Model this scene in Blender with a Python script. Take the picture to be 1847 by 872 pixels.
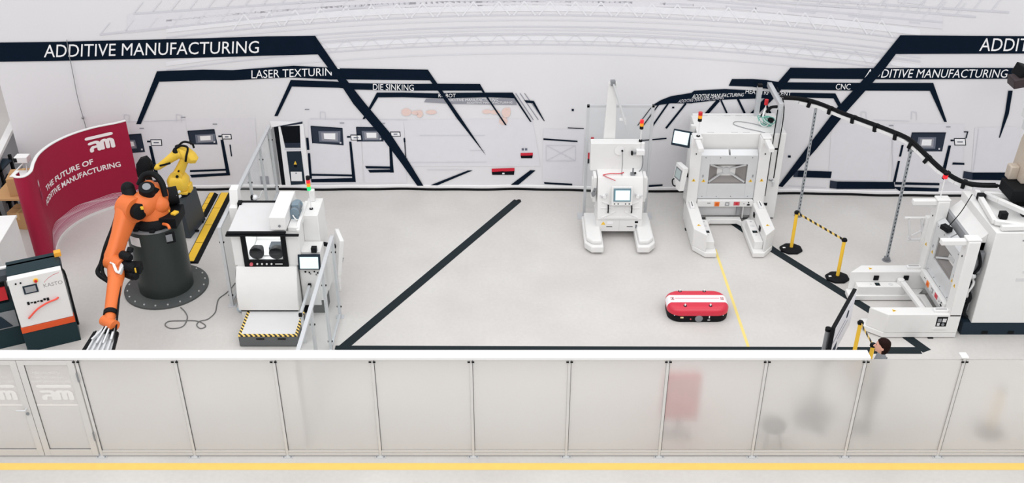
import bpy, bmesh, math, random
from mathutils import Vector, Matrix, geometry
random.seed(7)
PI = math.pi
sc = bpy.context.scene
for o in list(bpy.data.objects): bpy.data.objects.remove(o)

# ------------------------------------------------------------------ camera, light, exposure
CAM_H, FOC, PITCH = 11.5, 1836.0, math.radians(30.9)
cam_d = bpy.data.cameras.new('camera'); cam = bpy.data.objects.new('camera', cam_d); sc.collection.objects.link(cam)
cam.location = (0, 0, CAM_H); cam.rotation_euler = (PI/2 - PITCH, 0, 0)
cam_d.sensor_width = 36; cam_d.lens = 36*FOC/1847; cam_d.clip_end = 200
sc.camera = cam
w = bpy.data.worlds.new('hall_daylight'); sc.world = w; w.use_nodes = True
bg = w.node_tree.nodes['Background']; bg.inputs[0].default_value = (0.985, 0.985, 1.0, 1); bg.inputs[1].default_value = 0.74
def area(name, loc, sx, sy, power, col=(1, .99, .985), rot=(0, 0, 0)):
    d = bpy.data.lights.new(name, 'AREA'); d.shape = 'RECTANGLE'; d.size = sx; d.size_y = sy; d.energy = power; d.color = col
    o = bpy.data.objects.new(name, d); o.location = loc; o.rotation_euler = rot; sc.collection.objects.link(o); return o
area('skylight', (0, 7, 17), 44, 34, 4250)
area('aisle_fill', (0, 8.5, 9.6), 26, 1.6, 380)  # added fill light out of view, brightens the floor before the partition
sc.view_settings.view_transform = 'Standard'; sc.view_settings.look = 'None'
sc.view_settings.exposure = 0.05; sc.view_settings.gamma = 1; sc.view_settings.use_curve_mapping = False

# ------------------------------------------------------------------ points in the hall
cp, sp = math.cos(PITCH), math.sin(PITCH)
def ray(u, v):
    a = (u-923.5)/FOC; d = (v-436)/FOC
    return (a, cp-d*sp, -sp-d*cp)
def flr(u, v, z=0.0):
    r = ray(u, v); t = (z-CAM_H)/r[2]; return (r[0]*t, r[1]*t, z)
def ban_y(x, z=2.0):
    return 21.66 - max(0, x)*0.033 + .016*math.sin(1.9*x+.5+.12*z) + .010*math.sin(4.7*x+1.3-.2*z)
def on_banner(u, v):
    r = ray(u, v); Y = 21.5
    for _ in range(5):
        t = Y/r[1]; Y = ban_y(r[0]*t, CAM_H+r[2]*t)
    return (r[0]*t, Y, CAM_H+r[2]*t)

# ------------------------------------------------------------------ materials
def lin(c):
    c = c/255.0
    return c/12.92 if c <= .04045 else ((c+.055)/1.055)**2.4
def L3(rgb): return (lin(rgb[0]), lin(rgb[1]), lin(rgb[2]), 1)
_m = {}
def mat(name, rgb, rough=.5, metal=0.0, noise=.03, scale=6.0, emit=0.0, spec=.3, alpha=None):
    if name in _m: return _m[name]
    m = bpy.data.materials.new(name); m.use_nodes = True; nt = m.node_tree; b = nt.nodes['Principled BSDF']
    b.inputs['Roughness'].default_value = rough; b.inputs['Metallic'].default_value = metal
    b.inputs['Specular IOR Level'].default_value = spec
    tc = nt.nodes.new('ShaderNodeTexCoord'); n = nt.nodes.new('ShaderNodeTexNoise'); n.inputs['Scale'].default_value = scale
    n.inputs['Detail'].default_value = 4
    nt.links.new(tc.outputs['Object'], n.inputs['Vector'])
    mx = nt.nodes.new('ShaderNodeMix'); mx.data_type = 'RGBA'
    c = L3(rgb)
    mx.inputs[6].default_value = tuple(min(1, x*(1-noise)) for x in c[:3])+(1,)
    mx.inputs[7].default_value = tuple(min(1, x*(1+noise)) for x in c[:3])+(1,)
    nt.links.new(n.outputs['Fac'], mx.inputs[0]); nt.links.new(mx.outputs[2], b.inputs['Base Color'])
    if emit:
        b.inputs['Emission Color'].default_value = c; b.inputs['Emission Strength'].default_value = emit
    if alpha is not None: b.inputs['Alpha'].default_value = alpha
    _m[name] = m; return m
def stripes(name, c1, c2, vec, freq, rough=.5):
    if name in _m: return _m[name]
    m = bpy.data.materials.new(name); m.use_nodes = True; nt = m.node_tree; b = nt.nodes['Principled BSDF']; b.inputs['Roughness'].default_value = rough
    tc = nt.nodes.new('ShaderNodeTexCoord'); d = nt.nodes.new('ShaderNodeVectorMath'); d.operation = 'DOT_PRODUCT'; d.inputs[1].default_value = vec
    nt.links.new(tc.outputs['Object'], d.inputs[0])
    mu = nt.nodes.new('ShaderNodeMath'); mu.operation = 'MULTIPLY'; mu.inputs[1].default_value = freq; nt.links.new(d.outputs['Value'], mu.inputs[0])
    fr = nt.nodes.new('ShaderNodeMath'); fr.operation = 'FRACT'; nt.links.new(mu.outputs[0], fr.inputs[0])
    gt = nt.nodes.new('ShaderNodeMath'); gt.operation = 'GREATER_THAN'; gt.inputs[1].default_value = .5; nt.links.new(fr.outputs[0], gt.inputs[0])
    mx = nt.nodes.new('ShaderNodeMix'); mx.data_type = 'RGBA'; mx.inputs[6].default_value = L3(c1); mx.inputs[7].default_value = L3(c2)
    nt.links.new(gt.outputs[0], mx.inputs[0]); nt.links.new(mx.outputs[2], b.inputs['Base Color'])
    _m[name] = m; return m
def glass(name, tint=(225, 230, 232), opacity=.12):
    if name in _m: return _m[name]
    m = bpy.data.materials.new(name); m.use_nodes = True; nt = m.node_tree; nt.nodes.clear()
    out = nt.nodes.new('ShaderNodeOutputMaterial'); tr = nt.nodes.new('ShaderNodeBsdfTransparent'); tr.inputs[0].default_value = (.97, .98, .98, 1)
    p = nt.nodes.new('ShaderNodeBsdfPrincipled'); p.inputs['Base Color'].default_value = L3(tint); p.inputs['Roughness'].default_value = .08
    mx = nt.nodes.new('ShaderNodeMixShader'); mx.inputs[0].default_value = opacity
    nt.links.new(tr.outputs[0], mx.inputs[1]); nt.links.new(p.outputs[0], mx.inputs[2]); nt.links.new(mx.outputs[0], out.inputs[0])
    _m[name] = m; return m
def frosted(name):
    m = bpy.data.materials.new(name); m.use_nodes = True; nt = m.node_tree; nt.nodes.clear()
    out = nt.nodes.new('ShaderNodeOutputMaterial')
    rf = nt.nodes.new('ShaderNodeBsdfRefraction'); rf.inputs['Color'].default_value = (.985, .98, .97, 1); rf.inputs['Roughness'].default_value = .42; rf.inputs['IOR'].default_value = 1.3
    df = nt.nodes.new('ShaderNodeBsdfDiffuse'); df.inputs[0].default_value = L3((248, 246, 243))
    tl = nt.nodes.new('ShaderNodeBsdfTranslucent'); tl.inputs[0].default_value = L3((248, 246, 243))
    a = nt.nodes.new('ShaderNodeMixShader'); a.inputs[0].default_value = .45
    nt.links.new(df.outputs[0], a.inputs[1]); nt.links.new(tl.outputs[0], a.inputs[2])
    tc = nt.nodes.new('ShaderNodeTexCoord'); n = nt.nodes.new('ShaderNodeTexNoise'); n.inputs['Scale'].default_value = 1.2; nt.links.new(tc.outputs['Object'], n.inputs['Vector'])
    mr = nt.nodes.new('ShaderNodeMapRange'); mr.inputs[3].default_value = .36; mr.inputs[4].default_value = .46; nt.links.new(n.outputs['Fac'], mr.inputs[0])
    b = nt.nodes.new('ShaderNodeMixShader'); nt.links.new(mr.outputs[0], b.inputs[0])
    nt.links.new(rf.outputs[0], b.inputs[1]); nt.links.new(a.outputs[0], b.inputs[2]); nt.links.new(b.outputs[0], out.inputs[0])
    return m
WHITE = mat('white_powder_coat', (228, 228, 227), .45)
WHITE2 = mat('white_plastic', (233, 233, 233), .5)
OFFW = mat('light_grey_sheet', (212, 212, 213), .5)
SILVER = mat('brushed_aluminium', (214, 216, 218), .38, .3)
ALU = mat('anodised_aluminium', (202, 205, 208), .4, .25)
STEEL = mat('steel_grey', (140, 143, 147), .45, .4)
MIDGREY = mat('mid_grey', (150, 152, 155), .5)
BLACK = mat('matt_black', (17, 19, 22), .6, spec=.15)
NAVY = mat('dark_navy_plastic', (30, 44, 56), .5, spec=.2)
TEAL = mat('dark_teal_paint', (22, 46, 52), .45, spec=.25)
ORANGE = mat('robot_orange', (224, 116, 58), .38, spec=.35)
STRIPEOR = mat('orange_red_stripe', (214, 84, 40), .5)
YELLOW = mat('robot_yellow', (240, 200, 72), .4)
SAFEY = mat('safety_yellow', (243, 197, 63), .5)
PEDG = mat('pedestal_green_grey', (53, 60, 58), .38, .15, .08, 2.0)
FLANGE = mat('flange_grey', (84, 88, 88), .5, .2, .06)
DGREY = mat('charcoal_paint', (58, 65, 72), .5)
RED = mat('signal_red', (206, 40, 50), .4)
REDLIT = mat('lit_red_lens', (235, 40, 50), .3, emit=.5)
AMBER = mat('amber_lens', (240, 160, 40), .3, emit=.15)
GREENLIT = mat('lit_green_lens', (30, 220, 110), .3, emit=.8)
SCREEN = mat('lit_screen', (214, 236, 240), .2, emit=.45, noise=.06)
GLASS = glass('clear_safety_glass', opacity=.08)
GLASS2 = glass('thin_pane', opacity=.03)
CARD = mat('cardboard', (190, 148, 104), .8)
SKIN = mat('skin', (226, 172, 150), .55)
HAIR = mat('dark_brown_hair', (34, 20, 17), .8, noise=.5, scale=40, spec=.1)
SHIRT = mat('grey_shirt', (128, 132, 136), .8)
TROUSER = mat('grey_trousers', (96, 98, 100), .8)
HAZ = stripes('hazard_tape', (240, 205, 110), (32, 32, 32), (1, 1, 0), 11)
BELT = stripes('hazard_belt', (240, 205, 110), (32, 32, 32), (1, -1, .6), 5.2)
REDPINK = mat('red_sticker', (200, 90, 100), .5)
ORSTK = mat('orange_sticker', (240, 140, 70), .5)

# ------------------------------------------------------------------ building helpers
C = sc.collection
class MB:
    def __init__(s, o=(0, 0, 0)):
        s.v = []; s.f = []; s.m = []; s.mats = []; s.o = Vector(o)
    def mi(s, m):
        if m not in s.mats: s.mats.append(m)
        return s.mats.index(m)
    def add(s, vs, fs, m):
        k = len(s.v); i = s.mi(m)
        s.v += [Vector(p)-s.o for p in vs]
        for f in fs: s.f.append([k+a for a in f]); s.m.append(i)
        return s
    def poly(s, pts, m): return s.add(pts, [range(len(pts))], m)
    def bx(s, x0, x1, y0, y1, z0, z1, m):
        v = [(x0, y0, z0), (x1, y0, z0), (x1, y1, z0), (x0, y1, z0), (x0, y0, z1), (x1, y0, z1), (x1, y1, z1), (x0, y1, z1)]
        return s.add(v, [(3, 2, 1, 0), (4, 5, 6, 7), (0, 1, 5, 4), (1, 2, 6, 5), (2, 3, 7, 6), (3, 0, 4, 7)], m)
    def obx(s, c, size, m, R=None):          # box about a centre, turned by a matrix
        sx, sy, sz = [a/2 for a in size]; R = R or Matrix.Identity(3); c = Vector(c)
        v = [c + R @ Vector(p) for p in [(-sx, -sy, -sz), (sx, -sy, -sz), (sx, sy, -sz), (-sx, sy, -sz), (-sx, -sy, sz), (sx, -sy, sz), (sx, sy, sz), (-sx, sy, sz)]]
        return s.add(v, [(3, 2, 1, 0), (4, 5, 6, 7), (0, 1, 5, 4), (1, 2, 6, 5), (2, 3, 7, 6), (3, 0, 4, 7)], m)
    def beam(s, p0, p1, wd, th, m, up=(0, 0, 1)):   # rectangular bar between two points
        p0 = Vector(p0); p1 = Vector(p1); d = p1-p0; z = d.normalized(); x = z.cross(Vector(up))
        if x.length < 1e-4: x = Vector((1, 0, 0))
        x.normalize(); y = z.cross(x)
        R = Matrix((x, y, z)).transposed()
        return s.obx((p0+p1)/2, (wd, th, d.length), m, R)
    def prism(s, pts, ax, a, b, m):
        n = len(pts)
        def P(p, t): return (t, p[0], p[1]) if ax == 'x' else ((p[0], t, p[1]) if ax == 'y' else (p[0], p[1], t))
        v = [P(p, a) for p in pts]+[P(p, b) for p in pts]
        return s.add(v, [tuple(range(n))[::-1], tuple(range(n, 2*n))]+[(i, (i+1) % n, n+(i+1) % n, n+i) for i in range(n)], m)
    def rings(s, rs, m, cap=True, closed=True):
        n = len(rs[0]); v = [p for r in rs for p in r]; f = []
        for k in range(len(rs)-1):
            for i in range(n if closed else n-1):
                j = (i+1) % n; f.append((k*n+i, k*n+j, (k+1)*n+j, (k+1)*n+i))
        if cap: f.append(tuple(range(n))[::-1]); f.append(tuple(range((len(rs)-1)*n, len(rs)*n)))
        return s.add(v, f, m)
    def cyl(s, p0, p1, r0, m, r1=None, n=20):
        return s.rev(p0, p1, [(0, r0), (1, r0 if r1 is None else r1)], m, n)
    def rev(s, p0, p1, prof, m, n=20):       # prof: (fraction along axis, radius)
        p0 = Vector(p0); p1 = Vector(p1); d = p1-p0; z = d.normalized()
        x = z.orthogonal().normalized(); y = z.cross(x)
        return s.rings([[p0+d*t+(x*math.cos(2*PI*i/n)+y*math.sin(2*PI*i/n))*r for i in range(n)] for t, r in prof], m)
    def capsule(s, p0, p1, r0, r1, m, n=16, k=5):
        p0 = Vector(p0); p1 = Vector(p1); l = (p1-p0).length; pr = []
        for i in range(k+1):
            a = PI/2*(1-i/k); pr.append((-r0*math.sin(a)/l, max(.002, r0*math.cos(a))))
        for i in range(k+1):
            a = PI/2*i/k; pr.append((1+r1*math.sin(a)/l, max(.002, r1*math.cos(a))))
        return s.rev(p0, p1, pr, m, n)
    def ball(s, c, r, m, sc3=(1, 1, 1), n=14, k=9):
        c = Vector(c); rs = []
        for j in range(k+1):
            a = -PI/2+PI*j/k; q = max(.001, math.cos(a))
            rs.append([c+Vector((q*math.cos(2*PI*i/n)*r*sc3[0], q*math.sin(2*PI*i/n)*r*sc3[1], math.sin(a)*r*sc3[2])) for i in range(n)])
        return s.rings(rs, m)
    def tube(s, pts, r, m, n=8, smooth=4):
        P = [Vector(p) for p in pts]
        if smooth and len(P) > 2:
            Q = []
            for i in range(len(P)-1):
                a = P[max(0, i-1)]; b = P[i]; c = P[i+1]; d = P[min(len(P)-1, i+2)]
                for k in range(smooth):
                    t = k/smooth
                    Q.append(.5*((2*b)+(c-a)*t+(2*a-5*b+4*c-d)*t*t+(3*b-a-3*c+d)*t**3))
            Q.append(P[-1]); P = Q
        rs = []; x = None
        for i, p in enumerate(P):
            t = (P[min(i+1, len(P)-1)]-P[max(0, i-1)]).normalized()
            x = t.orthogonal().normalized() if x is None else (x-t*x.dot(t)).normalized()
            y = t.cross(x)
            rs.append([p+(x*math.cos(2*PI*j/n)+y*math.sin(2*PI*j/n))*r for j in range(n)])
        return s.rings(rs, m)
    def text(s, st, p00, p10, p01, m, shear=0.0, map2=None):
        V, F = text_mesh(st, shear); a, b, c = Vector(p00), Vector(p10), Vector(p01)
        return s.add([a+(b-a)*x+(c-a)*y for x, y in V], F, m)
    def build(s, name, parent=None, bevel=0.0, smooth=True, label=None, seg=2, each=False):
        if each:
            out = [q.build(name, parent, bevel, smooth, label, seg) for q in s.pieces()]
            return out[0]
        me = bpy.data.meshes.new(name); me.from_pydata([tuple(p) for p in s.v], [], [tuple(f) for f in s.f])
        for m in s.mats: me.materials.append(m)
        me.polygons.foreach_set('material_index', s.m)
        bm = bmesh.new(); bm.from_mesh(me); bmesh.ops.recalc_face_normals(bm, faces=bm.faces[:]); bm.to_mesh(me); bm.free()
        if smooth:
            me.polygons.foreach_set('use_smooth', [True]*len(me.polygons)); me.set_sharp_from_angle(angle=math.radians(38))
        me.update()
        o = bpy.data.objects.new(name, me); C.objects.link(o)
        if parent: o.parent = parent
        if bevel:
            b = o.modifiers.new('bevel', 'BEVEL'); b.width = bevel; b.segments = seg; b.limit_method = 'ANGLE'; b.angle_limit = math.radians(40)
        if label: o['label'] = label
        return o
def _pieces(s):                                  # one builder for every separate piece (touching pieces stay together)
    par = list(range(len(s.v)))
    def find(a):
        while par[a] != a: par[a] = par[par[a]]; a = par[a]
        return a
    for f in s.f:
        r = find(f[0])
        for a in f[1:]: par[find(a)] = r
    comp = {}
    for i in range(len(s.v)): comp.setdefault(find(i), []).append(i)
    keys = list(comp); bb = {k: [(min(s.v[i][d] for i in comp[k])-.002, max(s.v[i][d] for i in comp[k])+.002) for d in range(3)] for k in keys}
    grp = {k: k for k in keys}
    def g(a):
        while grp[a] != a: a = grp[a]
        return a
    for x in range(len(keys)):
        for y in range(x):
            if all(bb[keys[x]][d][0] <= bb[keys[y]][d][1] and bb[keys[y]][d][0] <= bb[keys[x]][d][1] for d in range(3)): grp[g(keys[x])] = g(keys[y])
    out = {}
    for k, f in enumerate(s.f):
        q = out.setdefault(g(find(f[0])), []); q.append(k)
    res = []
    for fs in out.values():
        m = MB(); ids = {}
        for k in fs:
            for a in s.f[k]:
                if a not in ids: ids[a] = len(m.v); m.v.append(s.v[a])
            m.f.append([ids[a] for a in s.f[k]]); m.m.append(m.mi(s.mats[s.m[k]]))
        res.append(m)
    return res
MB.pieces = _pieces
_tx = {}
def text_mesh(st, shear=0.0, bold=0.0):
    if (st, shear, bold) in _tx: return _tx[(st, shear, bold)]
    cu = bpy.data.curves.new('lettering', 'FONT'); cu.body = st; cu.shear = shear; cu.resolution_u = 3; cu.offset = bold
    ob = bpy.data.objects.new('lettering', cu); C.objects.link(ob)
    dg = bpy.context.evaluated_depsgraph_get(); me = bpy.data.meshes.new_from_object(ob.evaluated_get(dg))
    xs = [v.co.x for v in me.vertices]; ys = [v.co.y for v in me.vertices]
    x0, x1, y0, y1 = min(xs), max(xs), min(ys), max(ys)
    V = [((v.co.x-x0)/(x1-x0), (v.co.y-y0)/(y1-y0)) for v in me.vertices]; F = [tuple(p.vertices) for p in me.polygons]
    bpy.data.objects.remove(ob); bpy.data.curves.remove(cu); bpy.data.meshes.remove(me)
    _tx[(st, shear, bold)] = (V, F); return V, F
def tag(o, label, cat, group=None, kind=None):
    o['label'] = label; o['category'] = cat
    if group: o['group'] = group
    if kind: o['kind'] = kind
    return o
def thing(name, label, cat, loc=(0, 0, 0), rz=0.0, group=None):
    o = bpy.data.objects.new(name, None); C.objects.link(o); o.location = loc; o.rotation_euler = (0, 0, rz); o.empty_display_size = .2
    return tag(o, label, cat, group)
def struct(o): o['kind'] = 'structure'; return o
def copy_tree(o, parent=None):
    c = o.copy(); C.objects.link(c)
    if parent: c.parent = parent
    for ch in o.children: copy_tree(ch, c)
    return c

# ================================================================== SETTING
def floor_mat():
    m = bpy.data.materials.new('painted_concrete'); m.use_nodes = True; nt = m.node_tree; b = nt.nodes['Principled BSDF']
    b.inputs['Roughness'].default_value = .42; b.inputs['Specular IOR Level'].default_value = .25
    tc = nt.nodes.new('ShaderNodeTexCoord')
    n1 = nt.nodes.new('ShaderNodeTexNoise'); n1.inputs['Scale'].default_value = .7; n1.inputs['Detail'].default_value = 6
    n2 = nt.nodes.new('ShaderNodeTexNoise'); n2.inputs['Scale'].default_value = 14; n2.inputs['Detail'].default_value = 5
    for n in (n1, n2): nt.links.new(tc.outputs['Object'], n.inputs['Vector'])
    r = nt.nodes.new('ShaderNodeValToRGB'); r.color_ramp.elements[0].position = .3; r.color_ramp.elements[1].position = .7
    r.color_ramp.elements[0].color = L3((202, 199, 196)); r.color_ramp.elements[1].color = L3((212, 210, 207))
    nt.links.new(n1.outputs['Fac'], r.inputs[0])
    mx = nt.nodes.new('ShaderNodeMix'); mx.data_type = 'RGBA'; mx.blend_type = 'MULTIPLY'; mx.inputs[0].default_value = .12
    nt.links.new(r.outputs[0], mx.inputs[6]); nt.links.new(n2.outputs['Fac'], mx.inputs[7]); nt.links.new(mx.outputs[2], b.inputs['Base Color'])
    return m
b = MB(); b.bx(-22, 22, 3, 31, -.2, 0, floor_mat()); struct(b.build('floor'))
b = MB(); b.bx(-22, 22, 28.0, 28.3, 0, 9, mat('hall_wall_paint', (205, 196, 196), .8)); struct(b.build('wall_back'))

# tape and painted lines on the floor
TAPE = mat('black_floor_tape', (27, 37, 42), .7, noise=.08, spec=.2)
LINE = mat('yellow_floor_paint', (246, 204, 110), .6, noise=.06)
def strip(b, pts, wd, m, z=.004):
    n = len(pts); P = [Vector((p[0], p[1], 0)) for p in pts]; l = []; r = []
    for i in range(n):
        d0 = (P[i]-P[i-1]).normalized() if i else (P[1]-P[0]).normalized()
        d1 = (P[i+1]-P[i]).normalized() if i < n-1 else d0
        a = Vector((-d0.y, d0.x, 0)); c = Vector((-d1.y, d1.x, 0)); k = (a+c).normalized(); k = k/max(.3, k.dot(a))
        l.append(P[i]+k*wd/2); r.append(P[i]-k*wd/2)
    for i in range(n-1):
        q = [l[i], l[i+1], r[i+1], r[i]]
        b.add([(p.x, p.y, 0.0005) for p in q]+[(p.x, p.y, z) for p in q], [(4, 5, 6, 7), (0, 3, 2, 1), (0, 1, 5, 4), (1, 2, 6, 5), (2, 3, 7, 6), (3, 0, 4, 7)], m)
b = MB(); strip(b, [flr(934, 362), flr(617, 629)], .20, TAPE); strip(b, [flr(604, 630), flr(1660, 633)], .20, TAPE, .005)
strip(b, [flr(1298, 385), flr(1400, 455), flr(1570, 561), flr(1672, 634)], .20, TAPE, .0045)
t = b.build('floor_tape', smooth=False); tag(t, 'wide black tape outline stuck on the pale floor', 'floor marking')
b = MB()
for p, s_ in ((flr(936, 362), .05),): b.rev((p[0], p[1], .0005), (p[0], p[1], .006), [(0, s_), (1, s_)], BLACK, 9)
tag(b.build('tape_scrap', smooth=False, each=True), 'small black tape scrap at the far tip of the tape outline', 'floor marking')
b = MB(); strip(b, [flr(1290, 450), flr(1350, 627)], .055, mat('faded_yellow_paint', (232, 212, 130), .6), .002); struct(b.build('trim_1', smooth=False))
b = MB(); strip(b, [(-10.5, 12.17), (10.5, 12.17)], .155, LINE); struct(b.build('trim_2', smooth=False))

# ================================================================== PRINTED BANNER
INK = mat('banner_navy_ink', (15, 27, 42), .8, noise=.1, spec=.04)
CLOTH = mat('banner_cloth', (228, 227, 230), .85, noise=.02, scale=.6, spec=.1)
INKGREY = mat('banner_grey_ink', (150, 151, 160), .8, spec=.1)
TRUSSW = mat('banner_truss_print', (233, 233, 237), .85, spec=.1)
INKLIGHT = mat('banner_pale_ink', (212, 212, 219), .85, spec=.1)
INKFAINT = mat('banner_faint_ink', (221, 221, 226), .85, spec=.1)
INKSHADE = mat('banner_shade_ink', (225, 224, 229), .85, spec=.1)
PAPER = mat('banner_white_print', (244, 244, 246), .85, spec=.1)
INKRED = mat('banner_red_print', (206, 50, 66), .8, spec=.1)
INKPINK = mat('banner_pale_orange_print', (232, 207, 199), .85, spec=.1)
INKSLATE = mat('banner_slate_print', (46, 54, 68), .8, spec=.1)
INKMID = mat('banner_mid_print', (110, 116, 130), .8, spec=.1)
INKBLK = mat('banner_black_print', (14, 18, 24), .75, spec=.1)
B = MB()
xs = [-11.62+.11*i for i in range(246)]; zs = [.09, .3, .8, 1.4, 2, 2.6, 3.2, 3.8, 4.4, 5.0, 5.5]
nx = len(xs)
B.add([(x, ban_y(x, z), z) for z in zs for x in xs], [(j*nx+i, j*nx+i+1, (j+1)*nx+i+1, (j+1)*nx+i) for j in range(len(zs)-1) for i in range(nx-1)], CLOTH)
def bp(u, v, lay):
    p = on_banner(u, v); return (p[0], p[1]-.008-.004*lay, p[2])
def lerp(a, b, t): return (a[0]+(b[0]-a[0])*t, a[1]+(b[1]-a[1])*t)
def bq(q, m, lay=2):                       # four corners tl tr br bl, laid on the cloth
    (a, b2, c, d) = q; n = max(1, int(max(math.dist(a, b2), math.dist(d, c))/10)); k = max(1, int(max(math.dist(a, d), math.dist(b2, c))/14))
    V = [bp(*lerp(lerp(a, b2, i/n), lerp(d, c, i/n), j/k), lay) for j in range(k+1) for i in range(n+1)]
    B.add(V, [(j*(n+1)+i, j*(n+1)+i+1, (j+1)*(n+1)+i+1, (j+1)*(n+1)+i) for j in range(k) for i in range(n)], m)
def bs(top, bot, m, lay=3):                # strip between two edge lines with the same number of points
    for i in range(len(top)-1): bq((top[i], top[i+1], bot[i+1], bot[i]), m, lay)
def bl(a, c, wd, m, lay=2):
    d = Vector((c[0]-a[0], c[1]-a[1])); n = Vector((-d.y, d.x)).normalized()*wd/2
    bq(((a[0]+n.x, a[1]+n.y), (c[0]+n.x, c[1]+n.y), (c[0]-n.x, c[1]-n.y), (a[0]-n.x, a[1]-n.y)), m, lay)
def bt(st, tl, tr, br, bl_, m, lay=5, shear=0.0):
    V, F = text_mesh(st, shear)
    B.add([bp(*lerp(lerp(bl_, br, x), lerp(tl, tr, x), y), lay) for x, y in V], F, m)
# printed roof trusses
def arc(u, vc, vd): return vc+vd*((u-960)/700.0)**2
ARCS = [(-26, 30, 7, INKFAINT), (2, 40, 4, INKLIGHT), (14, 44, 12, TRUSSW), (27, 46, 2.5, INKLIGHT), (36, 47, 2, INKFAINT), (48, 48, 2.5, INKLIGHT), (54, 50, 2, INKFAINT), (61, 50, 3, INKLIGHT), (69, 52, 8, TRUSSW), (80, 52, 2, INKLIGHT), (96, 50, 2, INKFAINT)]
for vc, vd, th, m in ARCS:
    for u in range(300, 1640, 40):
        if arc(u+20, vc, vd) < 2: continue
        bq(((u, arc(u, vc, vd)-th/2), (u+40, arc(u+40, vc, vd)-th/2), (u+40, arc(u+40, vc, vd)+th/2), (u, arc(u, vc, vd)+th/2)), m, 0)
for u in range(420, 1600, 46):
    for (a0, a1, wdt, mm) in ((2, 27, 3, TRUSSW), (61, 80, 1.6, INKFAINT)):
        v0, v1, v2 = arc(u, a1, 46), arc(u+20, a0, 42), arc(u+40, a1, 46)
        if v1 < 2: continue
        bl((u, v0), (u+20, v1), wdt, mm, 1); bl((u+20, v1), (u+40, v2), wdt, mm, 1)
for (u0, v0, u1, v1) in ((240, 25, 640, -2), (180, 62, 700, 8), (1240, -2, 1700, 40), (1330, -2, 1760, 30), (1430, -2, 1820, 22)):
    bl((u0, v0), (u1, v1), 3, INKLIGHT, 1)
    for k in range(12):
        t = k/12; p = lerp((u0, v0), (u1, v1), t); bl(p, (p[0]+18, p[1]-22), 2, INKFAINT, 1)
bs([(230, 25), (620, 2), (960, 2), (1300, 2), (1700, 25)], [(230, 60), (620, 16), (960, 9), (1300, 14), (1700, 52)], INKSHADE, 0)
# printed machine row: faint bodies
for q in (((210, 220), (335, 216), (345, 335), (215, 338)), ((335, 214), (460, 212), (468, 333), (345, 335)), ((556, 214), (650, 214), (655, 330), (560, 333)), ((650, 214), (728, 216), (734, 330), (658, 330)), ((728, 216), (960, 214), (975, 300), (735, 300)), ((980, 232), (1055, 234), (1050, 334), (978, 332)), ((1500, 222), (1612, 224), (1600, 327), (1494, 324)), ((1612, 222), (1740, 224), (1735, 330), (1608, 328)), ((1758, 230), (1840, 228), (1840, 311), (1752, 311))):
    bq(q, INKSHADE, 0)
def win(a, b2, c, d, g0, g1, g2, g3):
    bq((a, b2, c, d), INKSLATE, 1)
    cx = sum(p[0] for p in (g0, g1, g2, g3))/4; cy = sum(p[1] for p in (g0, g1, g2, g3))/4
    for k, m in ((1.9, INKMID), (1.45, INKGREY)): bq(tuple(((p[0]-cx)*k+cx, (p[1]-cy)*k+cy+1) for p in (g0, g1, g2, g3)), m, 2 if k > 1.6 else 3)
    bq((g0, g1, g2, g3), PAPER, 4); bl(a, b2, 1.5, INK, 4); bl(a, d, 1.2, INK, 4)
    bl((c[0]-7, c[1]-5), (c[0]-4, c[1]-5), 3, INKLIGHT, 4)
win((229, 243), (255, 241), (262, 274), (236, 276), (232, 255), (241, 255), (243, 263), (235, 264))
win((339, 236), (387, 233), (392.7, 260.5), (344, 260.5), (361, 245), (380, 244), (380.7, 252), (362, 253))
win((561, 227), (618, 231), (620, 262), (564, 258), (584, 240), (605, 240), (605, 251), (585, 250))
win((643, 229), (690.5, 230), (692, 255), (645, 255), (661, 239), (679, 239), (679, 248), (662, 248))
win((1644.7, 239), (1706, 239), (1699, 273), (1637, 273), (1663, 251), (1680, 251), (1679, 262), (1661, 262))
def sign(u0, v0, u1, v1):
    bq(((u0, v0), (u1, v0), (u1+1, v1), (u0+1, v1)), INK, 2); bq(((u0+1.4, v0+1.4), (u1-1.4, v0+1.4), (u1-.4, v1-1.4), (u0+2.4, v1-1.4)), PAPER, 3)
    bl((u0+6, (v0+v1)/2), (u1-5, (v0+v1)/2), 2, INKMID, 4); bl((u0-6, v0+4), (u0, v0+4), 3, INK, 2)
for s_ in ((271.6, 251, 292, 262.5), (400, 241.5, 417.5, 251), (632, 242.6, 652, 253), (704, 237, 722, 246), (1720, 249, 1741, 262)): sign(*s_)
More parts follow.
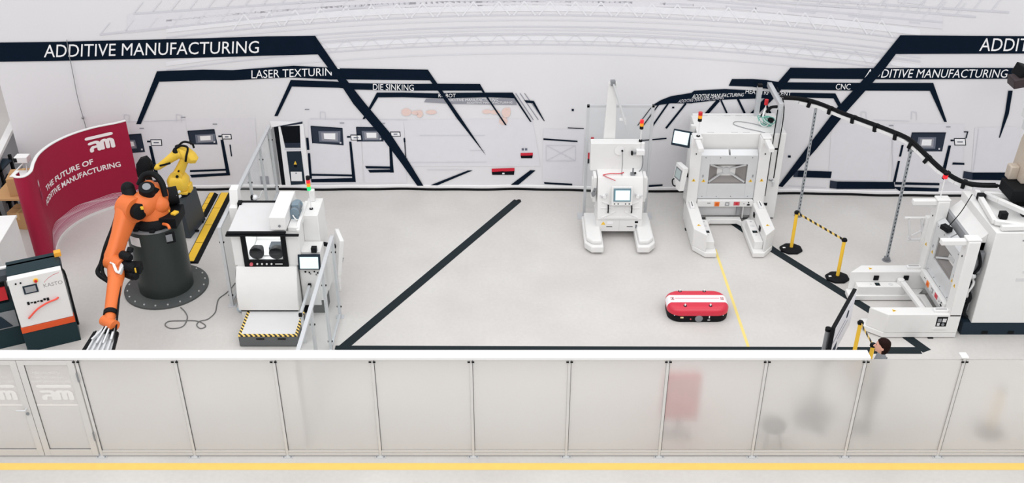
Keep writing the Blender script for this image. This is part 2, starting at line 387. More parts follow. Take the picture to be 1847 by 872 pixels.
for q in (((269, 263), (274, 263), (292, 341), (285, 341)), ((247, 326.5), (286, 324.6), (287, 329), (248, 331)), ((398, 252), (403, 251), (415.6, 315.6), (409, 315.6)), ((343, 306.5), (409, 304), (409, 307.5), (343, 310)), ((343, 315), (414.7, 311), (414.7, 315.8), (346, 320)),
          ((552, 248), (556.5, 248), (558.5, 270), (554, 270)), ((555.5, 276), (559.5, 276), (563, 322), (558.5, 322)), ((559.5, 313), (637, 314.5), (637, 318), (560, 316.5)), ((561, 322.6), (641, 320.5), (642, 328), (562, 328.5)), ((630, 255), (634, 255), (642, 328), (636, 328)),
          ((658.6, 299), (706, 300), (707, 304), (661, 303.5)), ((664, 306), (708, 305), (710, 310.5), (667, 311)), ((702, 256), (706, 256), (710.5, 311), (704, 311)),
          ((773.7, 334.8), (844, 307), (853, 307), (787, 334.8)), ((918.8, 334.8), (956.6, 306.5), (966, 307), (933, 334.8)),
          ((980, 249), (1041.6, 253.5), (1041.6, 256), (980, 252)), ((981, 328), (1032, 331), (1032, 334.2), (982, 331.5)), ((1024, 229.5), (1053, 230.5), (1053, 232), (1024, 231)), ((1147, 253), (1202, 248), (1202, 250.5), (1147, 255)), ((1168, 333.5), (1195, 332), (1195, 335), (1168, 337)),
          ((1031, 196), (1035, 196), (1035, 200), (1031, 200)), ((1212, 192), (1216, 192), (1216, 195), (1212, 195)), ((1421, 280), (1426, 280), (1426, 284), (1421, 284)),
          ((1710, 262), (1715, 262), (1705, 308), (1698.5, 308)), ((1625.7, 261), (1629.7, 261), (1624.8, 282), (1621, 282)), ((1619, 290), (1623, 290), (1615, 328), (1610, 328)),
          ((1509.8, 327), (1612, 328), (1614, 340.5), (1508, 340.4)), ((1614, 328), (1694, 330), (1694, 334), (1614, 332.6)), ((1610, 336.5), (1693, 339), (1692, 346), (1622, 344)), ((1440, 307), (1500, 309), (1498, 321), (1438, 319)),
          ((1754, 311), (1822, 311), (1818, 325), (1753, 324)), ((1718, 292.5), (1739, 293.5), (1739, 297), (1717, 296.5)), ((1740.5, 249), (1743, 249), (1746, 237), (1744, 237)), ((1738, 236.5), (1746, 236.5), (1746, 238.3), (1738, 238.3)), ((414, 260.5), (416.5, 260.5), (419, 281.6), (417, 281.6))):
    bq(q, INK, 3)
for q in (((1497, 325), (1510, 327), (1508, 340), (1496, 339)), ((1432, 307), (1440, 307), (1438, 319), (1430.5, 319)), ((1738, 308), (1754, 311), (1753, 324), (1736, 321))): bq(q, INKSLATE, 3)
bl((729.5, 248), (732, 286), 1.6, INK, 3); bl((727.5, 287), (735, 287), 3, INK, 3); bl((729.3, 249), (730, 256), 3, INK, 3)
for (u, v) in ((1648, 208), (1557, 208), (228, 213), (322, 213), (582, 208)):
    bl((u-4, v+7), (u-4, v-7), 1.3, INKLIGHT, 2); bl((u+5, v+8), (u+5, v-6), 1.3, INKLIGHT, 2); bl((u-4, v-7), (u+5, v-6), 1.3, INKLIGHT, 2)
for (u, v) in ((256, 231), (388, 223.5), (617, 221.5), (691, 222), (1607, 226), (1710, 228.5), (331, 211), (554, 197)): bl((u-4, v), (u+4, v), 1.8, INKGREY, 3)
for a, c in (((735, 293), (878, 292)), ((770, 306), (840, 306)), ((848, 271), (875, 271)), ((757, 244), (875, 244)), ((1420, 335), (1490, 338)), ((1608, 241), (1612, 330)), ((1765, 232), (1755, 308)), ((210, 220), (335, 216)), ((1575, 216), (1640, 218)), ((985, 262), (1038, 262)), ((985, 262), (985, 290)), ((1038, 262), (1038, 290)), ((985, 290), (1038, 290)), ((985, 262), (1038, 290)), ((985, 290), (1038, 262)), ((1056, 248), (1056, 330)), ((560, 214), (735, 216))): bl(a, c, 1.2, INKLIGHT, 2)
for q, m in ((((887, 304), (928, 302.5), (928, 308), (887, 310)), INKRED), (((887, 309), (928, 307.5), (927, 315), (888, 315)), INKBLK), (((939, 275.5), (961, 275), (961, 280), (939, 281)), INKRED), (((939, 280.5), (961, 279.5), (960, 285), (940, 285)), INKBLK), (((1058, 275), (1066, 275), (1065, 286), (1057, 287)), INKRED), (((1057, 286.5), (1065, 286), (1064, 294), (1056, 295)), INKBLK), (((1066, 247), (1071, 247), (1071, 252), (1065, 252)), INKRED), (((1065, 252), (1071, 252), (1070, 256), (1065, 256)), INKBLK)): bq(q, m, 3)
bl((906, 312.5), (910, 312.5), 2.5, PAPER, 4); bl((941, 269), (945, 269), 4, INKMID, 3); bl((947, 269), (951, 269), 4, INKMID, 3)
for (u, v, a, c2) in ((733, 202, 9, 7), (752, 203, 10, 4), (757, 205, 6, 7), (778, 202, 10, 4), (878, 201, 8, 4), (893, 202, 9, 4), (913, 203, 8, 9), (908, 218, 8, 7), (917, 198, 4, 4)):
    n = 12; V = [bp(u, v, 2)]+[bp(u+a*math.cos(2*PI*i/n), v+c2*math.sin(2*PI*i/n), 2) for i in range(n)]
    B.add(V, [(0, i+1, (i+1) % n+1) for i in range(n)], INKPINK)
# dark cabinet of the printed row, left
bq(((482, 241), (493, 228.5), (506, 335), (497, 337)), MIDGREY, 2); bq(((469, 318), (484, 317.5), (486, 332), (471, 332)), INKGREY, 2)
bq(((494, 228.5), (502, 227), (516, 333), (508.6, 334.5)), INKBLK, 3); bq(((502, 226), (547, 221), (560, 331), (515, 333)), PAPER, 3)
bq(((506, 227), (541, 226), (542.6, 266), (515, 266)), INKBLK, 4); bq(((513, 257), (542, 257), (542.6, 266), (515, 266)), INKSLATE, 5); bl((514, 269), (543, 269), 3, INKLIGHT, 4)
bq(((517, 272.6), (543.5, 272), (551, 331), (525, 333)), NAVY, 4); bq(((524.6, 309), (544.4, 309), (546, 326), (526, 326)), PAPER, 5); bl((533, 311.5), (536, 311.5), 1.5, INKMID, 6)
B.add([bp(530, 296, 5), bp(536, 296, 5), bp(533, 289.5, 5)], [(0, 1, 2)], SAFEY); bl((531, 299), (536, 299), 4, INKBLK, 5)
bq(((487, 217.5), (545, 219.5), (546, 220.5), (490, 229)), PAPER, 4); bq(((497, 227.8), (546, 218.5), (546, 222.5), (520, 226)), INKSLATE, 5)
# beams with lettering
bs([(-60, 77), (100, 75), (200, 72.5), (350, 69), (480, 65), (569, 64)], [(-60, 112), (100, 109.5), (200, 107), (350, 104), (480, 100), (575, 97.6)], INK, 3)
bs([(283.5, 128), (366, 125), (420, 126), (530, 118), (589, 121), (609, 122.6), (724.6, 124.4), (772, 125)], [(287.6, 147), (366, 144.5), (420, 144.6), (523, 139), (596, 143), (625.5, 142.8), (724.6, 144), (776, 144.6)], INK, 3)
bs([(283.5, 128), (246, 223.5)], [(290, 141), (254.5, 223.5)], INK, 3)
bs([(524.6, 143.9), (603.5, 146.4), (625.5, 149), (724.6, 151), (790, 150.5), (866, 151)], [(527, 155.6), (611, 158), (636.5, 161), (728, 163), (790.6, 163), (868.5, 163)], INK, 3)
bs([(524.6, 143.9), (495, 209)], [(528, 153), (501, 209)], INK, 3)
bs([(680, 166.5), (728, 166.5), (791, 168), (815, 167), (874.6, 166.5), (925, 166.5)], [(681.6, 175.3), (728, 175), (796, 177), (814, 176.6), (879.7, 175), (927.6, 176.6)], INK, 3)
bs([(680, 166.5), (654, 214.4)], [(683, 174), (658, 214.4)], INK, 3)
bs([(768.7, 178), (820, 177.5), (930, 177)], [(765, 184), (814, 187), (932, 189)], INKGREY, 2)
bs([(945, 180), (963, 181.6)], [(949, 185), (962, 186)], INK, 3); bs([(963, 181.6), (982.5, 218)], [(960, 185), (981, 218)], INK, 3)
for k in range(3): bl((930+k*8, 168), (962+k*9, 216), 1.5, INKGREY, 2)
bs([(574, 97.6), (611, 146), (638, 187), (682, 238), (720, 288), (753, 334.5)], [(569, 64), (609, 122.6), (660, 187), (703, 238), (737, 290), (764, 334.5)], INK, 6)
bs([(776, 144.6), (794, 168), (824, 212.5), (873, 275)], [(772, 125), (789, 150), (832, 212.5), (876.5, 279)], INK, 6)
bs([(868.5, 163), (878.7, 177.6), (911, 225)], [(866, 151), (875, 166.6), (914, 225)], INK, 6)
bs([(927.6, 176.6), (956, 219)], [(925, 166.5), (959, 219)], INK, 6)
bt('ADDITIVE MANUFACTURING', (81, 80), (468, 73), (467, 95), (80, 103), PAPER)
bt('LASER TEXTURING', (454, 126), (613, 121), (613, 135), (454, 141), PAPER)
bt('DIE SINKING', (673, 150.5), (746.5, 152), (746.5, 163), (673, 161.5), PAPER)
bt('ROBOT', (791, 168.5), (822, 168.5), (822, 175), (791, 175), PAPER)
bt('ADDITIVE MANUFACTURING', (806, 177.5), (899, 177), (898, 182), (806, 182), PAPER, 4); bt('ADDITIVE MANUFACTURING', (842, 183), (924, 182.5), (924, 186), (842, 186.5), PAPER, 4)
# right half
bs([(1623, 63), (1740, 64), (1900, 65), (2190, 67)], [(1608, 97), (1740, 96.5), (1900, 96), (2190, 98)], INK, 3)
bs([(1425, 121.5), (1500, 122.6), (1660, 122), (1832, 122)], [(1414, 141), (1500, 142), (1660, 142.7), (1832, 141.5)], INK, 3)
bs([(1320, 142), (1357, 142), (1380, 143.5), (1408, 148), (1557, 149), (1682.7, 149)], [(1314, 154.5), (1357, 156), (1374, 159), (1400, 161), (1544, 163), (1676.5, 163.3)], INK, 3)
bs([(1307, 160), (1372, 163.5), (1400, 166), (1506.5, 168)], [(1290, 180), (1372, 177), (1400, 174.5), (1503, 177)], INK, 3)
bs([(1682.7, 149), (1707.5, 219.5)], [(1676.5, 163), (1702.5, 219.5)], INK, 3); bs([(1506.5, 168), (1521, 196)], [(1503, 177), (1516, 200)], INK, 3)
bs([(1177, 189), (1192, 180), (1210, 173), (1247, 167), (1252, 163), (1307, 160)], [(1176, 191), (1192, 188.5), (1210, 186), (1247, 186), (1252, 185), (1307, 179)], INK, 3)
for (a, c, wd) in (((1237, 186), (1201, 231), 3.5), ((1205, 186), (1174.5, 230), 3), ((1188, 188), (1160, 226), 2.2), ((1177, 190), (1150, 226), 1.6), ((1296, 180), (1273, 206), 6), ((1300, 180), (1311, 204), 3), ((1329, 175), (1343, 204), 4), ((1380, 185), (1390, 206), 4)): bl(a, c, wd, INK, 3)
bs([(1425, 121.5), (1404, 146), (1380, 175), (1352, 204)], [(1436, 126), (1420, 147), (1394, 178), (1366, 206)], INK, 6)
bs([(1623, 63), (1577, 120), (1508, 195), (1455, 265), (1403, 335)], [(1620, 90), (1594, 125), (1526, 201), (1472, 268), (1411, 336.5)], INK, 6)
bs([(1818, 163), (1812, 203), (1801, 248)], [(1826, 163), (1819, 205), (1803, 248)], INK, 3)
bt('ADDITIVE MANUFACTURING', (1765, 68), (2150, 70), (2150, 93), (1765, 91.5), PAPER, 5, .22)
bt('ADDITIVE MANUFACTURING', (1560, 124), (1818, 124.5), (1817, 139.5), (1559, 139.5), PAPER, 5, .22)
bt('CNC', (1507, 150.5), (1534, 150.5), (1534, 161), (1507, 161), PAPER, 5, .15)
bt('HEAT TREATMENT', (1344, 160), (1427, 165), (1427, 173), (1344, 168), PAPER, 5, .15)
bt('ADDITIVE MANUFACTURING', (1249, 169.5), (1342, 167), (1341, 173), (1247, 177.5), PAPER, 5, .2)
bt('ADDITIVE MANUFACTURING', (1224, 179), (1306, 173.5), (1305, 178), (1222, 185), INKLIGHT, 5, .2)
ban = B.build('printed_banner', smooth=True)
tag(ban, 'huge white cloth banner printed with machines and navy beams along the back', 'banner')
b = MB(); rs = []
for x in xs: rs.append([(x, ban_y(x, .1)+.025*math.cos(2*PI*i/8)-.012, .085+.045*math.sin(2*PI*i/8)) for i in range(8)])
b.rings(rs, mat('hem_white', (236, 235, 236), .7)); b.build('hem_rod_pocket', ban)
b = MB(); b.rings([[(x, ban_y(x, .1)-.055, .003), (x, ban_y(x, .1)+.03, .003), (x, ban_y(x, .1)+.03, .038), (x, ban_y(x, .1)-.055, .038)] for x in xs], BLACK); b.build('hem_shadow_strip', ban, smooth=False, label='black strip drawn as the shadow gap under the banner hem', each=True)  # solid black strip stands in for the shadow gap below the hem
# a slack cord hanging before the banner on the left
b = MB(); b.tube([bp(122, 70, 12), bp(126, 95, 14), bp(132, 125, 12), bp(142, 175, 14), bp(152, 212, 12), bp(157, 230, 12)], .008, STEEL, 6)
b.ball(bp(151, 211, 12), .03, STEEL); tag(b.build('plumb_line'), 'thin dark line hanging down the left of the banner with a small weight', 'hanging line')

# ================================================================== FROSTED PARTITION
FROST = frosted('frosted_glass')
PROF = mat('partition_profile', (208, 206, 203), .55)
PY = 12.42
pt = thing('partition_wall', 'long frosted glass partition with white top rail across the foreground', 'partition', (0, PY, 0))
O = (0, PY, 0); PX = [-6.66+1.508*k for k in range(12)]; ZT = 1.965
b = MB(O); b.bx(-10.6, 5.47, PY-.03, PY+.17, ZT+.005, ZT+.055, WHITE); b.build('top_rail', pt, .006)
for i, x in enumerate(PX):
    b = MB(O); b.bx(x-.022, x+.022, PY-.022, PY+.05, 0.012, ZT+(.0 if i < 9 else .035), PROF)
    if i >= 9: b.bx(x-.06, x+.05, PY-.03, PY+.1, ZT+.035, ZT+.06, WHITE)
    b.build('post', pt, .004)
    b = MB(O); b.bx(x-.085, x+.085, PY-.07, PY+.07, 0, .014, SILVER)
    for k in (-.06, .06): b.cyl((x+k, PY-.045, .014), (x+k, PY-.045, .022), .012, STEEL, n=8)
    b.build('foot_plate', pt)
    b = MB(O); b.bx(x-.052, x-.012, PY-.045, PY-.031, ZT-.035, ZT-.012, BLACK); b.bx(x+.012, x+.052, PY-.045, PY-.031, ZT-.035, ZT-.012, BLACK); b.build('clamp', pt, label='small black clamp under the top rail', each=True)
    if i < len(PX)-1:
        x1 = PX[i+1]
        b = MB(O); b.bx(x+.023, x1-.023, PY-.012, PY+.012, .13, ZT-.004, FROST); b.build('frosted_pane', pt, smooth=False)
        b = MB(O); b.bx(x+.023, x1-.023, PY-.025, PY+.025, .03, .075, PROF); b.bx(x+.023, x1-.023, PY-.022, PY+.022, .082, .128, PROF); b.build('bottom_rail', pt, .003, each=True)
        b = MB(O); b.bx(x+.0225, x+.029, PY-.018, PY+.014, .13, ZT-.004, mat('rubber_gasket', (70, 72, 74), .7)); b.build('gasket', pt, smooth=False, label='dark rubber gasket along the pane', each=True)
def am_logo(b, P, m, wd=.07):   # P(x, y, layer) -> point; bar over rounded a and m, x 0..1, y 0..1
    cnt = [0]
    def stroke(pts, w_):
        for a, c in zip(pts[:-1], pts[1:]):
            a = Vector(a); c = Vector(c); d = (c-a).normalized(); n = Vector((-d.y, d.x))*w_/2; cnt[0] += 1
            b.poly([P(*(a+n), cnt[0]), P(*(c+n), cnt[0]), P(*(c-n), cnt[0]), P(*(a-n), cnt[0])], m)
        for p in pts:
            cnt[0] += 1
            b.poly([P(p[0]+w_/2*math.cos(2*PI*i/14), p[1]+w_/2*math.sin(2*PI*i/14), cnt[0]) for i in range(14)], m)
    stroke([(.06, .91), (.94, .91)], .19)
    def ar(cx, cy, rx, ry, a0, a1, n=8): return [(cx+rx*math.cos(math.radians(a0+(a1-a0)*i/n)), cy+ry*math.sin(math.radians(a0+(a1-a0)*i/n))) for i in range(n+1)]
    stroke([(.12, .56), (.30, .58)]+ar(.32, .42, .12, .16, 80, 0)+[(.44, .08)], .17)
    stroke([(.14, .08), (.14, .2), (.2, .3), (.42, .3)], .155)
    stroke([(.56, .08), (.56, .42)]+ar(.66, .44, .10, .15, 180, 0)+[(.76, .1)], .155)
    stroke([(.76, .42)]+ar(.86, .44, .09, .15, 180, 0)+[(.95, .08)], .155)
PRINTW = mat('white_glass_print', (228, 226, 223), .8)
def leaf(x0, x1, hinge_x, handle_x):
    d = MB(O); fr = .1
    d.bx(x0, x0+fr, PY-.03, PY+.02, .03, ZT-.01, PROF); d.bx(x1-fr, x1, PY-.03, PY+.02, .03, ZT-.01, PROF)
    d.bx(x0+fr, x1-fr, PY-.03, PY+.02, .03, .16, PROF); d.bx(x0+fr, x1-fr, PY-.03, PY+.02, ZT-.09, ZT-.01, PROF)
    d = d.build('door_leaf', pt, .003)
    g = MB(O); g.bx(x0+fr-.005, x1-fr+.005, PY-.012, PY+.006, .155, ZT-.085, FROST); g.build('frosted_pane', d, smooth=False)
    g = MB(O); g.bx(x0+fr, x0+fr+.007, PY-.02, PY-.013, .16, ZT-.09, mat('rubber_gasket', (70, 72, 74))); g.bx(x0+fr, x1-fr, PY-.02, PY-.013, .16, .166, mat('rubber_gasket', (70, 72, 74))); g.build('gasket', d, smooth=False, each=True)
    g = MB(O); yy = PY-.0135; cx = (x0+x1)/2+.02
    am_logo(g, lambda x, y, k: (cx-.26+.52*x, yy-.0001*k, 1.18+.3*y), PRINTW)
    g.text('WELCOME TO', (cx-.28, yy, 1.70), (cx+.16, yy, 1.70), (cx-.28, yy, 1.735), PRINTW)
    g.text('THE FUTURE OF', (cx-.30, yy, 1.61), (cx+.2, yy, 1.61), (cx-.30, yy, 1.645), PRINTW)
    g.text('ADDITIVE MANUFACTURING', (cx-.40, yy, 1.53), (cx+.36, yy, 1.53), (cx-.40, yy, 1.565), PRINTW)
    g.bx(x0+fr, x1-fr, yy-.0005, yy, 1.06, 1.1, mat('pale_glass_band', (226, 222, 218), .7))
    g.build('printed_logo', d, smooth=False, label='white printed logo and lettering on the door pane')
    for z in (.45, 1.65):
        g = MB(O); g.cyl((hinge_x, PY-.045, z-.08), (hinge_x, PY-.045, z+.08), .014, STEEL, n=10); g.bx(hinge_x-.02, hinge_x+.02, PY-.04, PY-.028, z-.07, z+.07, PROF); g.build('hinge', d)
    if handle_x is not None:
        g = MB(O); g.cyl((handle_x, PY-.03, 1.02), (handle_x, PY-.085, 1.02), .015, SILVER, n=10); g.capsule((handle_x, PY-.085, 1.02), (handle_x-.14, PY-.085, 1.02), .013, .012, SILVER, 10, 3)
        g.cyl((handle_x, PY-.03, .92), (handle_x, PY-.05, .92), .025, STEEL, n=12); g.build('door_handle', d, label='silver lever handle')
leaf(-7.575, -6.705, -6.69, None); leaf(-8.46, -7.585, -8.475, -7.64)
b = MB(O); b.bx(-10.6, -8.5, PY-.012, PY+.012, .13, ZT-.004, FROST); b.build('frosted_pane', pt, smooth=False)

# ================================================================== CLEAR SAFETY FENCES
def fence(name, x, y0, y1, posts, zt, label):
    t = thing(name, label, 'fence', (x, (y0+y1)/2, 0)); o = (x, (y0+y1)/2, 0)
    m = MB(o); m.bx(x-.035, x+.035, y0, y1, zt-.05, zt, ALU); m.build('top_rail', t, .005)
    for y in posts:
        m = MB(o); m.bx(x-.028, x+.028, y-.028, y+.028, .012, zt-.051, ALU); m.bx(x-.08, x+.08, y-.06, y+.06, 0, .012, ALU); m.build('post', t, .003)
        m = MB(o)
        for z in (.25, zt-.35): m.cyl((x+.029, y, z), (x+.045, y, z), .018, BLACK, n=8); m.cyl((x-.029, y, z), (x-.045, y, z), .018, BLACK, n=8)
        m.build('pane_bolt', t, label='black bolt heads', each=True)
    for a, c in zip(posts[:-1], posts[1:]):
        m = MB(o); m.bx(x-.004, x+.004, a+.03, c-.03, .1, zt-.052, GLASS); m.build('clear_pane', t, smooth=False)
        m = MB(o); m.bx(x-.02, x+.02, a+.029, c-.029, .06, .1, ALU); m.build('bottom_rail', t, each=True)
    return t
fence('safety_fence', -5.56, 16.7, 21.35, [16.73, 18.0, 19.2, 20.3, 21.32], 1.82, 'clear safety fence with aluminium top rail reaching the back banner')
fence('safety_fence', -3.36, 12.66, 16.36, [12.72, 14.0, 15.2, 16.33], 1.84, 'clear safety fence right of the glovebox machine, meeting the partition')

# ================================================================== CURVED CRIMSON WALL
CRIM = mat('crimson_print', (158, 22, 58), .55, noise=.04)
CRIMW = mat('crimson_white_print', (244, 236, 238), .7)
LATT = mat('pale_pink_lattice_print', (226, 186, 198), .7, noise=.05)
LATT2 = mat('lattice_line_print', (176, 70, 100), .7)
ctl = [(-9.92, 18.38), (-10.10, 18.55), (-10.22, 18.42), (-10.12, 18.27), (-9.92, 18.27), (-9.80, 18.42), (-9.86, 18.75), (-10.0, 19.15), (-10.02, 19.65), (-9.86, 20.2), (-9.55, 20.65), (-9.12, 20.95), (-8.78, 21.1), (-8.72, 21.24)]
wp = []
ctl = [(-10.13, 18.62), (-10.14, 18.42), (-10.02, 18.33), (-9.87, 18.38), (-9.83, 18.62), (-9.93, 19.0), (-9.99, 19.45), (-9.9, 19.95), (-9.66, 20.4), (-9.3, 20.75), (-8.9, 20.98), (-8.72, 21.12)]
P = [Vector((x, y, 0)) for x, y in ctl]
for i in range(len(P)-1):
    a = P[max(0, i-1)]; bb = P[i]; c = P[i+1]; d = P[min(len(P)-1, i+2)]
    for k in range(8):
        q = k/8; wp.append(.5*((2*bb)+(c-a)*q+(2*a-5*bb+4*c-d)*q*q+(3*bb-a-3*c+d)*q**3))
wp.append(P[-1])
cum = [0]
for a, c in zip(wp[:-1], wp[1:]): cum.append(cum[-1]+(c-a).length)
def wall_at(s_, z, off):
    s_ = min(max(s_, 0), cum[-1]-1e-5); i = max(k for k in range(len(cum)-1) if cum[k] <= s_)
    q = (s_-cum[i])/(cum[i+1]-cum[i]); p = wp[i].lerp(wp[i+1], q)
    a = wp[max(0, i-1)]; c = wp[min(len(wp)-1, i+2)]; d = (c-a).normalized(); n = Vector((d.y, -d.x, 0))
    return (p.x+n.x*off, p.y+n.y*off, z)
WT = 2.03; t = thing('curved_display_wall', 'curved crimson display wall with white logo and slogan', 'display wall', (-9.7, 19.7, 0)); o = (-9.7, 19.7, 0)
b = MB(o); rs = []
N = 90
for i in range(N+1):
    s_ = cum[-1]*i/N; rs.append([wall_at(s_, .04, .0), wall_at(s_, WT, .0), wall_at(s_, WT, -.035), wall_at(s_, .04, -.035)])
b.rings(rs, CRIM); b.build('printed_shell', t)
b = MB(o)
for i in range(N):
    s0, s1 = cum[-1]*i/N, cum[-1]*(i+1)/N
    q = [wall_at(s0, WT, .012), wall_at(s1, WT, .012), wall_at(s1, WT, -.055), wall_at(s0, WT, -.055)]
    b.add(q+[(p[0], p[1], WT+.018) for p in q], [(0, 1, 2, 3), (7, 6, 5, 4), (0, 4, 5, 1), (2, 6, 7, 3)], WHITE)
    q = [wall_at(s0, 0, .03), wall_at(s1, 0, .03), wall_at(s1, 0, -.06), wall_at(s0, 0, -.06)]
    b.add(q+[(p[0], p[1], .04) for p in q], [(0, 1, 2, 3), (7, 6, 5, 4), (0, 4, 5, 1), (2, 6, 7, 3)], WHITE)
b.build('edge_trim', t, label='thin white trim along the top and foot')
# pale lattice print sweeping up from the foot
b = MB(o); S0 = .75; TL = cum[-1]
def lat_h(s_):
    x = (s_-S0)/(TL-S0); return .05+.40*min(1, (x/.12)**.7)*(1-.35*x) if x > 0 else .04
M = 70; LCOL = [mat('lattice_tone_%d' % k, c, .7) for k, c in enumerate(((232, 208, 214), (226, 192, 202), (216, 170, 184), (204, 142, 160), (192, 110, 134), (180, 74, 104)))]
for i in range(M):
    s0 = S0+(TL-S0)*i/M; s1 = S0+(TL-S0)*(i+1)/M; h0, h1 = lat_h(s0)-.045, lat_h(s1)-.045
    for k in range(6):
        b.poly([wall_at(s0, .045+h0*k/6, .004), wall_at(s1, .045+h1*k/6, .004), wall_at(s1, .045+h1*(k+1)/6, .004), wall_at(s0, .045+h0*(k+1)/6, .004)], LCOL[k])
    for k in range(14):
        f = (k+.5)/14; wv = .018*math.sin(s0*7+k*.8); wv1 = .018*math.sin(s1*7+k*.8)
        y0, y1 = .05+h0*f+wv*f, .05+h1*f+wv1*f
        b.poly([wall_at(s0, y0, .007), wall_at(s1, y1, .007), wall_at(s1, y1+.007, .007), wall_at(s0, y0+.007, .007)], LATT2 if k < 8 else LCOL[0])
b.build('lattice_print', t, smooth=False, label='pale pink wavy lattice print at the foot')
b = MB(o)
def wtext(st, s0, s1, z0, z1, sk=0.0):
    V, F = text_mesh(st, 0.0, .022); b.add([wall_at(s0+(s1-s0)*x, z0+(z1-z0)*y, .006) for x, y in V], F, CRIMW)
wtext('THE FUTURE OF', 1.45, 2.95, 1.20, 1.33); wtext('ADDITIVE MANUFACTURING', 1.22, 3.52, .98, 1.11)
am_logo(b, lambda x, y, k: wall_at(2.90+.58*x, 1.48+.38*y, .006+.0001*k), CRIMW)
am_logo(b, lambda x, y, k: wall_at(.93+.16*x, 1.25+.25*y, .006+.0001*k), LATT2)
wtext('AM', .97, 1.07, 1.55, 1.7)
b.build('slogan_print', t, smooth=False, label='white logo and slogan print')

# ================================================================== KASTO SAW AND CABINETS, LEFT EDGE
KX, KY, KR = -8.62, 15.46, .44
t = thing('saw_machine', 'dark teal machine with white control cabinet and red curved handle', 'machine', (KX, KY, 0), KR)
b = MB(); b.bx(-.45, .45, .05, .55, .02, 1.62, TEAL); b.bx(-.46, .47, -.09, .5, 0, .435, TEAL); b.bx(-1.8, -.47, .25, .85, 0, .95, TEAL); b.bx(-1.7, -.55, .3, .8, .95, 1.35, BLACK); b.build('machine_body', t, .01)
b = MB(); b.bx(-.45, .45, -.10, .05, .565, 1.6, WHITE); d = b.build('control_door', t, .012)
b = MB(); b.bx(-.46, .46, -.11, .05, .44, .56, STRIPEOR); b.build('stripe_panel', t, .006, label='orange stripe under the white door')
b = MB(); b.bx(-.24, .0, -.115, -.1, 1.25, 1.42, NAVY); b.bx(-.21, -.03, -.118, -.114, 1.275, 1.395, MIDGREY); b.build('display', d)
b = MB(); b.cyl((.0, -.1, 1.49), (.0, -.13, 1.49), .04, SAFEY, n=14); b.cyl((0, -.13, 1.49), (0, -.155, 1.49), .025, RED, n=12); b.build('emergency_stop', d)
b = MB()
for x in (-.33, -.25): b.cyl((x, -.1, 1.50), (x, -.115, 1.50), .016, BLACK, n=10)
for k in range(7): b.bx(-.24+k*.055, -.20+k*.055, -.11, -.1, 1.02+.02*(k % 2), 1.07+(.01 if k in (0, 5, 6) else -.01), BLACK)
b.build('button', d, each=True)
b = MB(); b.text('KASTO', (.1, -.101, 1.30), (.42, -.101, 1.30), (.1, -.101, 1.375), mat('grey_lettering', (150, 146, 148)))
pts = [(.12, 1.40), (.2, 1.47), (.3, 1.52), (.40, 1.54)]
for a, c in zip(pts[:-1], pts[1:]): b.poly([(a[0], -.101, a[1]), (c[0], -.101, c[1]), (c[0], -.101, c[1]+.008), (a[0], -.101, a[1]+.008)], RED)
b.build('lettering', d, smooth=False, label='grey lettering under a thin red swoosh')
b = MB(); b.tube([(-.28, -.105, .74), (-.25, -.15, .79), (-.1, -.155, .92), (.08, -.15, 1.0), (.24, -.14, 1.03), (.28, -.105, 1.035)], .018, mat('coral_handle', (236, 92, 78), .4), 8); b.build('door_handle', d, label='coral red curved handle')
b = MB(); b.bx(-1.9, .47, .16, .40, 1.46, 1.58, DGREY); b.bx(-1.9, .5, .37, .44, 1.58, 1.62, WHITE); b.build('top_beam', t, .008); b = MB(); b.bx(.38, .5, .34, .46, 1.62, 1.71, mat('amber_block', (238, 170, 60))); b.build('end_block', t, .006, label='amber end block on the top beam')
b = MB(); b.bx(-1.3, -.55, .27, .3, 1.0, 1.28, RED); b.bx(-1.25, -.5, .23, .25, .42, .78, STEEL); b.prism([(-1.1, .45), (-.6, .45), (-.75, .7), (-.95, .74)], 'y', .215, .231, NAVY); b.build('side_panel', t, .004, each=True)
b = MB(); b.tube([(.46, -.02, 1.56), (.49, .03, 1.4), (.49, .03, .8), (.49, .0, .3)], .02, BLACK); b.build('cable', t, each=True)
t = thing('storage_cabinet', 'plain white cabinet behind the dark teal machine at left edge', 'cabinet', (-10.45, 17.25, 0), .12)
b = MB(); b.bx(-.62, .5, -.62, .6, .06, 1.35, WHITE); b.build('body', t, .01); b = MB(); b.bx(-.64, .52, -.64, .62, 1.35, 1.40, WHITE); b.build('lid', t, .008); b = MB(); b.bx(-.56, .44, -.56, .55, 0, .06, NAVY); b.build('plinth', t)

